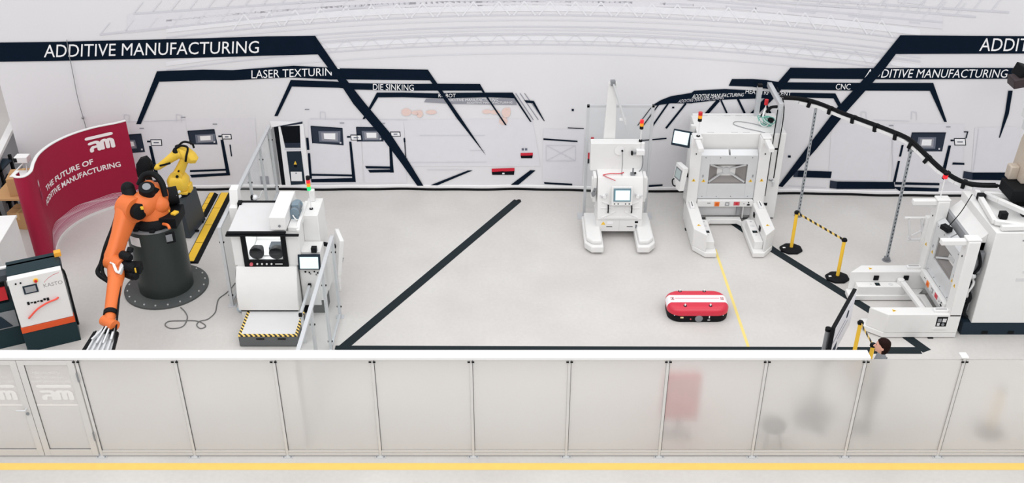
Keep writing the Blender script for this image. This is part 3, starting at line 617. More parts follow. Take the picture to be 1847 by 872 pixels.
# far corner behind the banner's left end
b = MB(); b.beam((-11.56, 20.17, .62), (-12.63, 25.07, .62), .1, 1.24, mat('grey_panel', (150, 152, 156), .6)); b.beam((-11.56, 20.17, 1.28), (-12.63, 25.07, 1.28), .16, .08, WHITE); struct(b.build('wall_left', smooth=False))
t = thing('work_table', 'light wooden worktable by the left end of the banner', 'table', (-11.2, 19.9, 0))
b = MB((-11.2, 19.9, 0)); b.bx(-11.35, -10.35, 19.5, 20.4, .86, .91, CARD); b.build('table_top', t, .006)
for x, y in ((-11.3, 19.55), (-10.4, 19.55), (-11.3, 20.35), (-10.4, 20.35)): b = MB((-11.2, 19.9, 0)); b.bx(x-.03, x+.03, y-.03, y+.03, 0, .86, BLACK); b.build('leg', t)
def carton(x, y, z, sx, sy, sz, rz, lab):
    t = thing('cardboard_box', lab, 'box', (x, y, z), rz, 'cardboard boxes in the left corner'); b = MB(); b.bx(-sx/2, sx/2, -sy/2, sy/2, 0, sz, CARD); b.build('body', t, .006)
    b = MB(); b.bx(-.03, .03, -sy/2-.002, sy/2+.002, sz*.6, sz+.003, mat('parcel_tape', (205, 170, 120))); b.build('tape', t, smooth=False)
    b = MB(); b.bx(-sx/2, sx/2, -.003, .003, sz, sz+.004, mat('seam', (120, 92, 62))); b.build('flap_seam', t, smooth=False)
carton(-10.75, 19.9, .912, .55, .5, .42, .2, 'cardboard box on the wooden worktable behind the crimson wall')
carton(-10.98, 19.95, 0, .5, .42, .42, -.1, 'cardboard box on the floor under the wooden worktable')
t = thing('document_camera', 'white desktop device on angled arms standing on the cardboard box', 'device', (-10.75, 19.9, 1.337))
o = (-10.75, 19.9, 1.337); b = MB(o); b.tube([(-10.9, 19.75, 1.35), (-10.6, 19.95, 1.62), (-10.62, 19.9, 1.35)], .018, WHITE, 8, 0); b.build('arm', t); b = MB(o); b.bx(-10.8, -10.52, 19.85, 20.05, 1.6, 1.74, WHITE2); b.bx(-10.82, -10.74, 19.84, 19.9, 1.62, 1.72, BLACK); b.build('head', t, .01); b = MB(o); b.bx(-10.92, -10.6, 19.7, 20.0, 1.337, 1.355, WHITE2); b.build('foot', t)
t = thing('equipment_bag', 'black soft bag on the floor at the far left', 'bag', (-11.68, 19.7, 0)); b = MB((-11.68, 19.7, 0)); b.ball((-11.68, 19.7, .3), .3, BLACK, (1.1, .8, 1)); b.build('body', t); b = MB((-11.68, 19.7, 0)); b.tube([(-11.88, 19.6, .5), (-11.78, 19.55, .75), (-11.58, 19.55, .75), (-11.48, 19.6, .5)], .02, BLACK); b.build('strap', t)
t = thing('tool_rack', 'black upright rack frame at the left picture edge', 'rack', (-11.75, 20.7, 0)); o = (-11.75, 20.7, 0)
for x, y in ((-12.0, 20.45), (-11.5, 20.45), (-12.0, 21.0), (-11.5, 21.0)): b = MB(o); b.bx(x-.03, x+.03, y-.03, y+.03, 0, 1.25, BLACK); b.build('upright', t)
for z in (.3, .7, 1.1): b = MB(o); b.bx(-12.03, -11.47, 20.42, 21.03, z, z+.04, NAVY); b.build('shelf', t)

# ================================================================== ORANGE ROBOT
R0 = (-7.06, 17.4, 0)
t = thing('robot_arm', 'orange industrial robot on a tall dark cylinder pedestal, reaching down', 'robot', R0)
b = MB(R0); b.rev(R0, (R0[0], R0[1], .05), [(0, .83), (.9, .83), (1, .82)], FLANGE, 56); b.build('base_flange', t)
b = MB(R0)
for k in range(20):
    a = 2*PI*k/20; x, y = R0[0]+.76*math.cos(a), R0[1]+.76*math.sin(a); b.cyl((x, y, .05), (x, y, .07), .018, SILVER, n=6)
b.build('anchor_bolt', t, each=True)
b = MB(R0); b.rev((R0[0], R0[1], .05), (R0[0], R0[1], 1.56), [(0, .535), (1, .535)], PEDG, 56); ped = b.build('pedestal', t)
b = MB(R0); b.rev((R0[0], R0[1], 1.56), (R0[0], R0[1], 1.6), [(0, .55), (1, .55)], STEEL, 56); b.build('pedestal_cap', t)
b = MB(R0); rs = []
for i in range(8):
    a = math.radians(228+i*4); rs.append((R0[0]+.54*math.cos(a), R0[1]+.54*math.sin(a)))
b.add([(x, y, 1.27) for x, y in rs]+[(x, y, 1.47) for x, y in rs], [(i, i+1, 9+i, 8+i) for i in range(7)], WHITE2); b.build('paper_notice', ped, label='white paper notice taped to the pedestal')
cx, cy = -7.0, 17.32
b = MB(R0); b.rev((cx, cy, 1.6), (cx, cy, 1.78), [(0, .42), (.4, .42), (1, .34)], BLACK, 32)
for k in range(8):
    a = 2*PI*k/8+.2; b.bx(cx+.44*math.cos(a)-.05, cx+.44*math.cos(a)+.05, cy+.44*math.sin(a)-.05, cy+.44*math.sin(a)+.05, 1.6, 1.66, BLACK)
b.bx(cx+.2, cx+.52, cy-.3, cy+.3, 1.6, 1.82, BLACK); b.build('base_casting', t, .01, label='black base casting', each=True)
b = MB(R0)
for (x, y, rz) in ((cx+.27, cy-.02, .5), (cx+.46, cy-.1, 1.2)): b.obx((x, y, 1.84), (.13, .1, .04), SAFEY, Matrix.Rotation(rz, 3, 'Z'))
b.build('yellow_block', t, .004, each=True)
S = Vector((-7.22, 16.98, 2.06)); E_ = Vector((-7.40, 16.13, 1.36)); W_ = Vector((-7.22, 15.06, 1.0))
b = MB(R0)
b.rev((cx, cy, 1.78), (cx, cy, 2.05), [(0, .34), (.5, .32), (1, .28)], ORANGE, 28)
b.capsule((cx+.05, cy+.12, 2.1), (cx-.08, cy-.2, 2.08), .27, .25, ORANGE, 24, 6); b.capsule((cx+.16, cy-.05, 2.0), (cx-.02, cy+.12, 2.28), .2, .15, ORANGE, 20, 5)
b.build('rotating_column', t)
ax = Vector((.82, -.57, 0)).normalized()      # axis of the arm joints
b = MB(R0); b.cyl(S+ax*.10, S-ax*.24, .25, ORANGE, n=32); b.cyl(S-ax*.24, S-ax*.28, .2, ORANGE, n=32)
for k in range(14):
    a = 2*PI*k/14; n1 = Vector((0, 0, 1)); n2 = ax.cross(n1); p = S-ax*.28+(n1*math.cos(a)+n2*math.sin(a))*.17; b.cyl(p, p-ax*.02, .014, BLACK, n=6)
b.build('shoulder_joint', t, .01)
b = MB(R0)
up = (S-E_).normalized(); sd = ax; fw = sd.cross(up)
rs = []
for q, wd, th in ((-.14, .10, .13), (-.06, .17, .20), (.05, .20, .24), (.25, .16, .21), (.55, .13, .17), (.8, .13, .16), (.95, .14, .17), (1.06, .12, .14), (1.12, .06, .08)):
    c = S.lerp(E_, q)-sd*.14; rs.append([c+sd*(wd*math.copysign(abs(math.cos(a))**.6, math.cos(a)))+fw*(th*math.copysign(abs(math.sin(a))**.6, math.sin(a))) for a in [2*PI*i/20 for i in range(20)]])
b.rings(rs, ORANGE); b.build('link_arm', t)
b = MB(R0); b.cyl(E_-sd*.2, E_+sd*.2, .16, ORANGE, n=28); b.capsule(E_-up*.1+sd*.05, E_.lerp(W_, .3)+sd*.03, .17, .145, ORANGE, 22, 6); b.build('elbow_housing', t, .01)
b = MB(R0); b.rev(E_.lerp(W_, .25)+sd*.03, W_, [(0, .14), (.45, .13), (.9, .115), (1, .115)], ORANGE, 24); b.build('forearm', t)
fd = (W_-E_).normalized()
b = MB(R0); b.cyl(W_-fd*.02, W_+fd*.07, .125, BLACK, n=24); b.build('wrist_collar', t, label='black wrist collar')
W2 = W_+fd*.24
b = MB(R0); b.capsule(W_+fd*.05, W2, .1, .09, ORANGE, 18, 5); b.cyl(W2-sd*.16, W2+sd*.16, .1, ORANGE, n=20); b.build('wrist', t)
b = MB(R0)
for (d, r, ln) in ((Vector((.0, .10, .20)), .085, .22), (Vector((.02, .05, .02)), .11, .30), (Vector((.06, -.02, -.12)), .095, .26)):
    p = E_+sd*.16+d; b.rev(p, p+sd*ln+Vector((.03, 0, 0)), [(0, r*.9), (.1, r), (.75, r), (.8, r*.8), (1, r*.75)], BLACK, 20)
b.bx(E_.x+.30, E_.x+.50, E_.y-.22, E_.y-.02, E_.z-.1, E_.z+.08, BLACK)
b.build('wrist_motor', t, .01, each=True)
b = MB(R0); b.beam(E_+sd*.17+up*.30, E_+sd*.15-up*.02+fd*.24+Vector((0, -.02, .06)), .075, .06, OFFW); b.obx(E_+sd*.24+up*.22, (.16, .14, .12), STEEL); b.cyl(E_+sd*.24+up*.3, E_+sd*.24+up*.4, .06, BLACK, n=14); b.build('valve_box', t, .01, label='pale grey valve box with fittings')
b = MB(R0); b.obx((E_.x+.40, E_.y-.225, E_.z+.0), (.08, .02, .1), SAFEY); b.build('motor_label', t, .004, label='yellow motor tag')
b = MB(R0); b.rev(S+ax*.1, S+ax*.24, [(0, .16), (.8, .16), (1, .10)], BLACK, 28); b.cyl((-6.98, 17.2, 2.28), (-6.95, 17.14, 2.45), .15, BLACK, n=26); b.cyl((-6.95, 17.14, 2.45), (-6.945, 17.13, 2.47), .08, STEEL, n=18); b.cyl(S-ax*.05+Vector((-.1, .25, .28)), S-ax*.05+Vector((-.02, .12, .12)), .13, BLACK, n=20); b.ball(S-ax*.05+Vector((-.1, .25, .3)), .13, BLACK); b.cyl((cx+.1, cy+.02, 2.36), (cx+.02, cy-.1, 2.2), .13, BLACK, n=20); b.cyl((cx+.2, cy+.25, 2.0), (cx+.42, cy+.35, 2.0), .18, BLACK, n=24); b.build('joint_motor', t, .008, each=True)
b = MB(R0)
for z in (1.96, 2.06): b.cyl((cx+.42, cy+.30, z), (cx+.46, cy+.38, z), .03, SILVER, n=8); b.obx((cx+.36, cy+.2, z), (.2, .03, .03), SILVER)
b.obx(S+ax*.2+Vector((.02, -.01, .09)), (.12, .03, .06), SAFEY); b.build('motor_fitting', t, .004, each=True)
b = MB(R0); b.tube([(cx-.22, cy+.15, 2.32), (cx-.1, cy+.22, 2.5), (cx+.1, cy+.2, 2.52), (cx+.25, cy+.1, 2.38), (cx+.3, cy, 2.15)], .06, BLACK, 10, 6); b.build('dress_pack_hose', t)
b = MB(R0); h = [S-ax*.34+Vector((-.04, .1, .1)), S.lerp(E_, .35)-ax*.38, S.lerp(E_, .8)-ax*.42, E_-ax*.5+Vector((0, .0, -.15)), E_-ax*.42-up*.28+fd*.05, E_-ax*.12-up*.22+fd*.2, E_+fd*.3-ax*.06-up*.15]
b.tube(h, .045, BLACK, 10, 6); b.build('dress_pack_hose', t)
b = MB(R0); b.tube([E_-ax*.28-up*.05, E_-ax*.34-up*.2, E_-ax*.2-up*.26+fd*.1, E_-up*.16+fd*.25], .035, BLACK, 10, 5); b.tube([E_.lerp(W_, .2)+sd*.17, E_.lerp(W_, .6)+sd*.18, W_+sd*.19, W2+sd*.22-up*.1, W2+sd*.26-up*.2+fd*.1], .018, BLACK, 8, 5); b.build('cable', t, each=True)
b = MB(R0)
for k in range(3): b.tube([E_+sd*.2+up*.2+Vector((-.05*k, -.1, 0)), E_+sd*(.05-.06*k)-fd*.0+Vector((0, -.16, .1)), E_.lerp(W_, .15)+sd*(.02*k)+Vector((0, -.05, .19)), E_.lerp(W_, .3)+sd*(.1+.03*k)+Vector((0, 0, .16)), E_.lerp(W_, .1)+sd*.2+Vector((0, .0, .1))], .012, WHITE2, 6, 6)
b.build('air_hose', t, label='thin white air hoses', each=True)
b = MB(R0); G = W2+fd*.1+Vector((0, 0, -.02))
b.cyl(W2, G, .07, SILVER, n=18); b.obx(G+fd*.03, (.2, .12, .08), BLACK)
for k in (-1, 1): b.beam(G+Vector((.09*k, 0, 0)), (-7.23+.17*k, 14.5, .80), .04, .05, SILVER); b.beam(G+Vector((.03*k, 0, .05)), (-7.23+.06*k, 14.4, .80), .03, .03, SILVER)
g = b.build('gripper', t, .004, label='silver gripper with black rectangular frame')
b = MB(R0); q = [Vector(p) for p in ((-7.44, 14.75, .78), (-7.03, 14.73, .78), (-6.95, 14.2, .74), (-7.48, 14.2, .74))]
for a, c in zip(q, q[1:]+q[:1]): b.beam(a, c, .045, .045, BLACK)
b.build('gripper_frame', g); b = MB(R0); b.poly([q[0]+Vector((.04, -.03, -.01)), q[1]+Vector((-.04, -.03, -.01)), q[2]+Vector((-.04, .03, -.01)), q[3]+Vector((.04, .03, -.01))], SILVER)
for k in range(5): b.beam(q[0].lerp(q[1], .15+.17*k)+Vector((0, 0, .02)), q[3].lerp(q[2], .15+.17*k)+Vector((0, 0, .02)), .03, .03, SILVER)
b.build('suction_plate', g)
b = MB(R0); b.tube([(-6.72, 17.0, 1.72), (-6.6, 16.9, 1.75), (-6.55, 16.84, 1.7)], .03, ORANGE); b.obx((-6.56, 16.82, 1.52), (.17, .05, .22), BLACK, Matrix.Rotation(.5, 3, 'Z')); b.obx((-6.575, 16.79, 1.53), (.12, .02, .15), STEEL, Matrix.Rotation(.5, 3, 'Z')); b.build('teach_pendant', t, .004, label='small handheld control unit hung on the pedestal')
# cord lying on the floor
b = MB(); b.tube([(p[0], p[1], .012) for p in [flr(u, v) for u, v in ((326, 556), (334, 564), (338, 575), (330, 590), (310, 594), (298, 588), (305, 581), (330, 580), (352, 580), (365, 584), (371, 590), (362, 594), (355, 588), (360, 581), (375, 577), (388, 565), (391, 552), (395, 540), (408, 530), (418, 520), (424, 512))]], .011, mat('grey_cord', (112, 112, 112), .6), 6, 5)
tag(b.build('power_cord'), 'thin grey cord looping over the floor beside the pedestal', 'cord')

# ================================================================== YELLOW ROBOT
R1 = (-7.36, 19.72, 0)
t = thing('robot_arm', 'yellow industrial robot on a charcoal box pedestal near the banner', 'robot', R1)
b = MB(R1); bt_ = [(-7.72, 19.38), (-7.10, 19.34), (-6.99, 20.2), (-7.66, 20.25)]; tp = [(-7.70, 19.42), (-7.14, 19.28), (-7.05, 20.1), (-7.62, 20.2)]
b.add([(x, y, 0) for x, y in bt_]+[(x, y, .9) for x, y in tp], [(3, 2, 1, 0), (4, 5, 6, 7), (0, 1, 5, 4), (1, 2, 6, 5), (2, 3, 7, 6), (3, 0, 4, 7)], DGREY)
for y in (19.6, 20.0): b.bx(-7.08, -6.985, y, y+.05, .02, .06, BLACK)
b.build('pedestal', t, .012)
px, py = -7.28, 19.75
b = MB(R1); b.cyl((px, py, .9), (px, py, .99), .2, BLACK, n=24); b.bx(px-.17, px+.2, py-.18, py+.2, .97, 1.03, YELLOW); b.bx(px+.12, px+.26, py-.1, py+.1, .98, 1.16, YELLOW); b.build('base', t, .01)
b = MB(R1); rs = [[(px+sx*wd, py+sy*dd, z) for sx, sy in ((-1, -.5), (-.6, -1), (.6, -1), (1, -.5), (1, .5), (.6, 1), (-.6, 1), (-1, .5))] for z, wd, dd in ((1.03, .19, .18), (1.12, .22, .21), (1.28, .22, .21), (1.36, .18, .18), (1.42, .10, .12))]
b.rings(rs, YELLOW); b.build('rotating_column', t, .015, seg=3)
J2 = Vector((px+.03, py-.02, 1.4)); J3 = Vector((px+.27, py-.02, 1.83)); FE = Vector((-7.62, py-.05, 1.60))
b = MB(R1); b.rings([[J2.lerp(J3, q)+Vector((wd*math.cos(a)*.85, dd*math.sin(a), -wd*math.cos(a)*.5)) for a in [2*PI*i/18 for i in range(18)]] for q, wd, dd in ((-.1, .08, .08), (0, .12, .1), (.3, .105, .08), (.7, .095, .08), (1, .13, .1), (1.1, .09, .08))], YELLOW)
b.cyl(J2+Vector((0, -.14, 0)), J2+Vector((0, .14, 0)), .11, YELLOW, n=22); b.build('link_arm', t)
b = MB(R1); b.cyl(J2+Vector((.02, -.17, .02)), J2+Vector((.02, -.13, .02)), .03, BLACK, n=12); b.cyl(J2+Vector((.06, -.13, .13)), J2+Vector((.06, -.1, .13)), .02, BLACK, n=10); b.build('joint_plug', t, each=True)
b = MB(R1); b.rings([[Vector((J3.x+dx, J3.y, J3.z+dz))+Vector((rx*math.cos(a), ry*math.sin(a), -.35*rx*math.cos(a))) for a in [PI/8+2*PI*i/8 for i in range(8)]] for dx, dz, rx, ry in ((.05, -.10, .15, .13), (.06, .0, .2, .17), (.02, .12, .19, .16), (-.02, .2, .13, .12))], YELLOW)
b.capsule(J3+Vector((.02, 0, .08)), J3+Vector((-.2, 0, .06)), .13, .11, YELLOW); b.build('elbow_housing', t, .012)
b = MB(R1); b.rev(J3+Vector((-.15, 0, .08)), FE, [(0, .10), (.1, .11), (.55, .085), (.9, .07), (1, .06)], YELLOW, 20); b.capsule(FE, FE+Vector((-.06, 0, -.02)), .07, .065, YELLOW); b.build('forearm', t)
b = MB(R1); b.cyl(J3+Vector((-.14, .02, .12)), J3+Vector((-.16, .02, .25)), .05, BLACK, n=14); b.cyl(J3+Vector((-.2, -.02, .12)), J3+Vector((-.16, -.06, .18)), .07, BLACK, n=14); b.beam(FE+Vector((.04, -.06, .05)), FE+Vector((.28, -.08, .12)), .04, .04, BLACK); b.build('wrist_motor', t, .006, each=True)
b = MB(R1); b.tube([J3+Vector((-.15, -.05, .22)), J3+Vector((-.02, -.1, .3)), J3+Vector((.1, -.1, .25)), J3+Vector((.06, -.16, .08)), J3+Vector((.02, -.14, -.05))], .024, BLACK, 8, 6); b.tube([J3+Vector((-.15, 0, .22)), J3+Vector((0, 0, .34)), J3+Vector((.17, 0, .3)), J3+Vector((.2, .0, .2))], .024, BLACK, 8, 6); b.build('cable', t, each=True)
b = MB(R1); gx = FE+Vector((-.26, 0, -.02)); b.cyl(FE+Vector((-.06, 0, 0)), gx, .05, BLACK, n=16); b.rings([[gx+Vector((dx, wd*math.cos(a), dz+hh*math.sin(a))) for a in [PI/8+2*PI*i/8 for i in range(8)]] for dx, dz, wd, hh in ((.10, .02, .10, .16), (.02, .02, .16, .26), (-.12, -.04, .16, .28), (-.22, -.10, .10, .2))], BLACK)
for k in (-1, 1): b.beam(gx+Vector((-.03, .07*k, -.15)), gx+Vector((.0, .05*k, -.42)), .06, .07, BLACK); b.beam(gx+Vector((-.16, .07*k, -.15)), gx+Vector((-.15, .05*k, -.36)), .05, .06, BLACK)
b.build('gripper', t, .008, label='black two finger gripper')
# yellow ramp beside the pedestal
def ramp(x0, x1, y0, y1, lab, sh):
    t = thing('cable_ramp', lab, 'cable ramp', ((x0+x1)/2, (y0+y1)/2, 0), 0, 'cable ramps by the yellow robot'); o = ((x0+x1)/2, (y0+y1)/2, 0)
    b = MB(o); b.add([(x0, y0, 0), (x1, y0, 0), (x1+sh, y1, 0), (x0+sh, y1, 0), (x0+.04, y0, .05), (x1-.07, y0, .05), (x1-.07+sh, y1, .05), (x0+.04+sh, y1, .05)], [(3, 2, 1, 0), (4, 5, 6, 7), (0, 1, 5, 4), (1, 2, 6, 5), (2, 3, 7, 6), (3, 0, 4, 7)], BLACK); b.build('rubber_body', t)
    b = MB(o); n = 4
    for k in range(n):
        a = y0+(y1-y0)*k/n+.01; c = y0+(y1-y0)*(k+1)/n-.01; s0 = sh*(a-y0)/(y1-y0); s1 = sh*(c-y0)/(y1-y0)
        b.prism([(x0+.05+s0, a), (x1-.09+s0, a), (x1-.09+s1, c), (x0+.05+s1, c)], 'z', .051, .062, SAFEY)
    b.build('yellow_lid', t, .003, label='yellow lid plates', each=True)
ramp(-6.97, -6.66, 18.3, 21.4, 'yellow lidded cable ramp with black edge, right of the charcoal pedestal', .0)
ramp(-7.24, -7.0, 20.3, 21.4, 'short yellow cable ramp behind the charcoal pedestal', .0)

# ================================================================== GLOVEBOX MACHINE
MX, MY = -4.62, 16.42
t = thing('glovebox_machine', 'white glovebox machine with black framed window and hazard taped step', 'machine', (MX, MY, 0)); o = (0, 0, 0)
b = MB(); b.prism([(-.30, .30), (-.29, .62), (-.18, .95), (-.04, 1.13), (.0, 1.14), (.0, .30)], 'x', -.64, .53, WHITE)  # bulging front door
b.build('front_door', t, .02, seg=3)
b = MB(); b.bx(-.62, .52, .0, .95, .06, 1.14, WHITE)
b.bx(-.66, -.44, .0, .95, 1.14, 1.9, WHITE); b.bx(.36, .62, .0, .95, 1.14, 1.9, WHITE); b.bx(-.44, .36, .9, .95, 1.14, 1.9, WHITE); b.bx(-.44, .36, .02, .9, 1.14, 1.16, OFFW)
b.build('body', t, .012)
b = MB(); b.prism([(-.12, 1.90), (-.10, 1.94), (.95, 1.99), (.95, 1.9)], 'x', -.66, .40, OFFW); b.build('roof', t, .006)
b = MB(); b.bx(-.68, .42, -.16, -.09, 1.92, 1.955, BLACK); b.bx(-.70, .66, -.17, -.11, 1.875, 1.912, BLACK); b.bx(-.66, .4, .94, .98, 1.985, 2.02, BLACK); b.bx(-.70, -.62, .85, .98, 1.9, 2.03, BLACK); b.build('roof_edge', t, .008, label='black roof edging', each=True)
wf = MB(); wf.bx(-.47, -.38, -.035, .02, 1.13, 1.9, BLACK); wf.bx(.28, .37, -.035, .02, 1.13, 1.9, BLACK); wf.bx(-.38, .28, -.035, .02, 1.80, 1.9, BLACK); wf.bx(-.38, .28, -.035, .02, 1.13, 1.27, BLACK); wf = wf.build('window_frame', t, .006, label='black window frame')
b = MB(); b.bx(-.38, .28, -.01, -.002, 1.27, 1.80, GLASS2); b.build('window_pane', wf, smooth=False)
b = MB(); b.bx(-.42, .34, .3, .85, 1.165, 1.19, WHITE2); b.bx(-.1, .22, .45, .7, 1.19, 1.26, DGREY); b.bx(-.43, .35, .6, .63, 1.45, 1.47, SILVER); b.build('work_chamber', t, .004, each=True)
ld = bpy.data.lights.new('chamber_lamp', 'AREA'); ld.shape = 'RECTANGLE'; ld.size = .6; ld.size_y = .5; ld.energy = 9
lo = bpy.data.objects.new('chamber_lamp', ld); lo.location = (-.04, .45, 1.88); C.objects.link(lo); lo.parent = t
for x in (-.22, .15):
    b = MB(); b.rev((x, .0, 1.40), (x, .14, 1.42), [(0, .135), (.3, .14), (.9, .12), (1, .04)], BLACK, 22); b.capsule((x, .1, 1.41), (x, .3, 1.34), .1, .07, BLACK); b.build('glove_port', t, label='round black glove port')
b = MB(); b.cyl((-.33, -.035, 1.2), (-.33, -.07, 1.2), .032, mat('pink_red_button', (214, 100, 110)), n=14)
for k in range(4): b.cyl((-.22+.09*k, -.035, 1.2), (-.22+.09*k, -.05, 1.2), .018, WHITE, n=10)
b.bx(.12, .26, -.045, -.034, 1.19, 1.205, WHITE); b.build('button', wf, each=True)
b = MB(); b.bx(-.60, .5, -.27, .0, .262, .30, BLACK); b.bx(-.6, .5, -.25, 0, .01, .262, WHITE); b.build('kick_plate', t)
# block and motor on the roof, right
b = MB(); b.bx(.14, .44, -.12, .92, 1.99, 2.26, WHITE); b.build('roof_duct', t, .012); b = MB(); b.cyl((.32, -.121, 2.08), (.32, -.135, 2.08), .025, STEEL, n=12); b.build('duct_plug', t)
b = MB(); b.cyl((.52, .62, 2.12), (.52, .3, 2.12), .09, mat('motor_blue_grey', (122, 140, 152), .45), n=22); b.cyl((.52, .66, 2.12), (.52, .6, 2.12), .1, mat('motor_blue_grey', (122, 140, 152)), n=22); b.bx(.47, .6, .36, .52, 2.16, 2.26, mat('motor_blue_grey', (122, 140, 152))); b.bx(.44, .6, .3, .6, 1.99, 2.05, mat('motor_blue_grey', (122, 140, 152)))
for k in range(6): b.cyl((.52, .34+.04*k, 2.12), (.52, .35+.04*k, 2.12), .098, STEEL, n=22)
b.build('fan_motor', t, .004, label='blue grey electric motor'); b = MB(); b.tube([(.5, .25, 2.1), (.56, .2, 2.04), (.6, .3, 1.98), (.6, .5, 1.97)], .012, WHITE2); b.build('motor_cable', t)
b = MB(); b.bx(.44, .64, -.02, .98, 1.9, 1.99, WHITE); b.prism([(-.05, 1.9), (-.05, 1.95), (.1, 2.03), (.95, 2.03), (.95, 1.9)], 'x', .60, .66, WHITE); b.build('roof_shoulder', t, .008)
b = MB(); b.bx(.62, .92, .45, 1.15, .05, 1.98, WHITE); b.bx(.68, .78, 1.0, 1.1, 1.98, 2.22, WHITE); b.bx(.60, .64, .46, .6, 1.35, 1.45, STEEL); b.build('side_cabinet', t, .012)
b = MB(); b.cyl((.76, .7, 1.98), (.76, .7, 2.0), .035, BLACK, n=14); b.cyl((.76, .7, 2.0), (.76, .7, 2.4), .012, WHITE2, n=8); tw = b.build('tower_pole', t)
for z0, m, lab in ((2.4, GREENLIT, 'green'), (2.48, AMBER, 'amber'), (2.55, REDLIT, 'red'), (2.62, BLACK, 'black cap')):
    b = MB(); b.cyl((.76, .7, z0), (.76, .7, z0+.07), .038, m, n=16); b.build('signal_lens' if z0 < 2.6 else 'signal_cap', tw, label=lab+(' signal lens' if z0 < 2.6 else ''))
b = MB(); b.bx(.54, .98, .05, .44, .3, 1.42, WHITE); b.bx(.56, .9, .03, .06, .2, 1.3, WHITE); b.build('console_cabinet', t, .012)
b = MB(); b.bx(.54, .98, .06, .44, 0, .28, BLACK); b.build('console_base', t)
s_ = MB(); s_.obx((.77, -.03, 1.24), (.42, .05, .30), NAVY, Matrix.Rotation(-.25, 3, 'X')); s_ = s_.build('control_screen', t, .008, label='black framed control screen')
b = MB(); b.obx((.77, -.058, 1.235), (.35, .008, .23), SCREEN, Matrix.Rotation(-.25, 3, 'X')); b.build('display', s_); b = MB(); b.bx(.82, .92, -.0, .1, 1.42, 1.52, BLACK); b.build('card_reader', s_)
b = MB(); b.cyl((.66, .04, .98), (.66, .02, .98), .02, BLACK, n=8)
for k, (x, z) in enumerate(((.72, .95), (.74, .92), (.82, .97), (.85, .9), (.88, .94))): b.bx(x, x+.025, .02, .035, z, z+.03, STEEL if k % 2 else BLACK)
b.build('console_switch', t, each=True)
# swing-out operator panel, seen from behind, right
b = MB(); R = Matrix.Rotation(.35, 3, 'Z') @ Matrix.Rotation(.15, 3, 'Y'); b.obx((1.22, .55, 1.1), (.08, .5, .78), WHITE, R); b.prism([(.62, .2), (.75, .9), (.4, .9), (.5, .2)], 'x', 1.16, 1.2, WHITE); pn = b.build('operator_panel', t, .01, label='white swing-out operator panel')
b = MB(); b.beam((.92, .7, 1.2), (1.2, .6, 1.2), .06, .06, BLACK); b.build('panel_arm', pn); b = MB()
for k in range(3): b.cyl((1.26, .38+.06*k, 1.0), (1.33, .36+.06*k, 1.0), .012, STEEL, n=8)
b.build('panel_knob', pn, each=True)
# step
b = MB(); b.bx(-.48, .62, -1.06, -.27, .02, .24, mat('step_grey', (98, 100, 101), .6)); st = b.build('step', t, .008, label='grey step platform')
b = MB(); b.bx(-.43, .57, -1.01, -.27, .24, .262, OFFW); b.build('step_tread', st, label='pale grey tread'); b = MB(); b.bx(-.48, .62, -1.065, -1.01, .24, .265, HAZ); b.bx(-.485, -.43, -1.01, -.27, .24, .265, HAZ); b.bx(.57, .625, -1.01, -.27, .24, .265, HAZ); b.build('hazard_tape', st, smooth=False, label='black and yellow hazard tape edge')
b = MB(); b.bx(-.15, .0, -1.075, -1.058, .18, .2, BLACK); b.bx(.25, .4, -1.075, -1.058, .18, .2, BLACK); b.build('grip_slot', st, each=True)
b = MB(); b.beam((.72, -.05, .7), (.72, -1.0, .7), .05, .05, ALU); b.bx(.695, .745, -.95, -.9, 0, .68, ALU); b.bx(.695, .745, -.12, -.07, 0, .68, ALU); h_ = b.build('handrail', t, .004, label='grey handrail beside the step'); b = MB(); b.bx(.69, .75, -1.04, -.99, .67, .735, BLACK); b.bx(.69, .75, -.06, -.0, .67, .735, BLACK); b.build('end_cap', h_, each=True)
# bracket and fittings at the back left
b = MB(); b.prism([(.8, 0.05), (1.2, 0.05), (1.2, 2.25), (1.0, 2.25), (.9, 1.95), (.8, 1.95)], 'x', -.86, -.70, WHITE); b.build('rear_bracket', t, .01); b = MB(); b.ball((-.38, 1.02, 2.06), .06, SILVER); b.tube([(-.38, 1.02, 2.0), (-.3, 1.05, 2.05), (-.25, 1.05, 2.16), (-.22, 1.05, 2.2)], .012, SILVER); b.bx(-.46, -.4, .98, 1.06, 2.02, 2.1, BLACK); b.build('roof_fitting', t, each=True)
b = MB(); b.tube([(-.63, .35, 1.0), (-.73, .3, .85), (-.74, .2, .5), (-.7, .15, .22), (-.62, .2, .12)], .03, BLACK, 8, 5); b.tube([(-.63, .45, .95), (-.75, .42, .7), (-.74, .3, .4), (-.66, .25, .2), (-.62, .25, .15)], .025, BLACK, 8, 5); b.build('supply_hose', t, label='black supply hoses', each=True)
b = MB(); b.ball((-.7, .1, .06), .07, mat('blue_grey_cloth', (170, 186, 196), .8), (1.4, 1, .8)); b.build('hose_wrap', t)

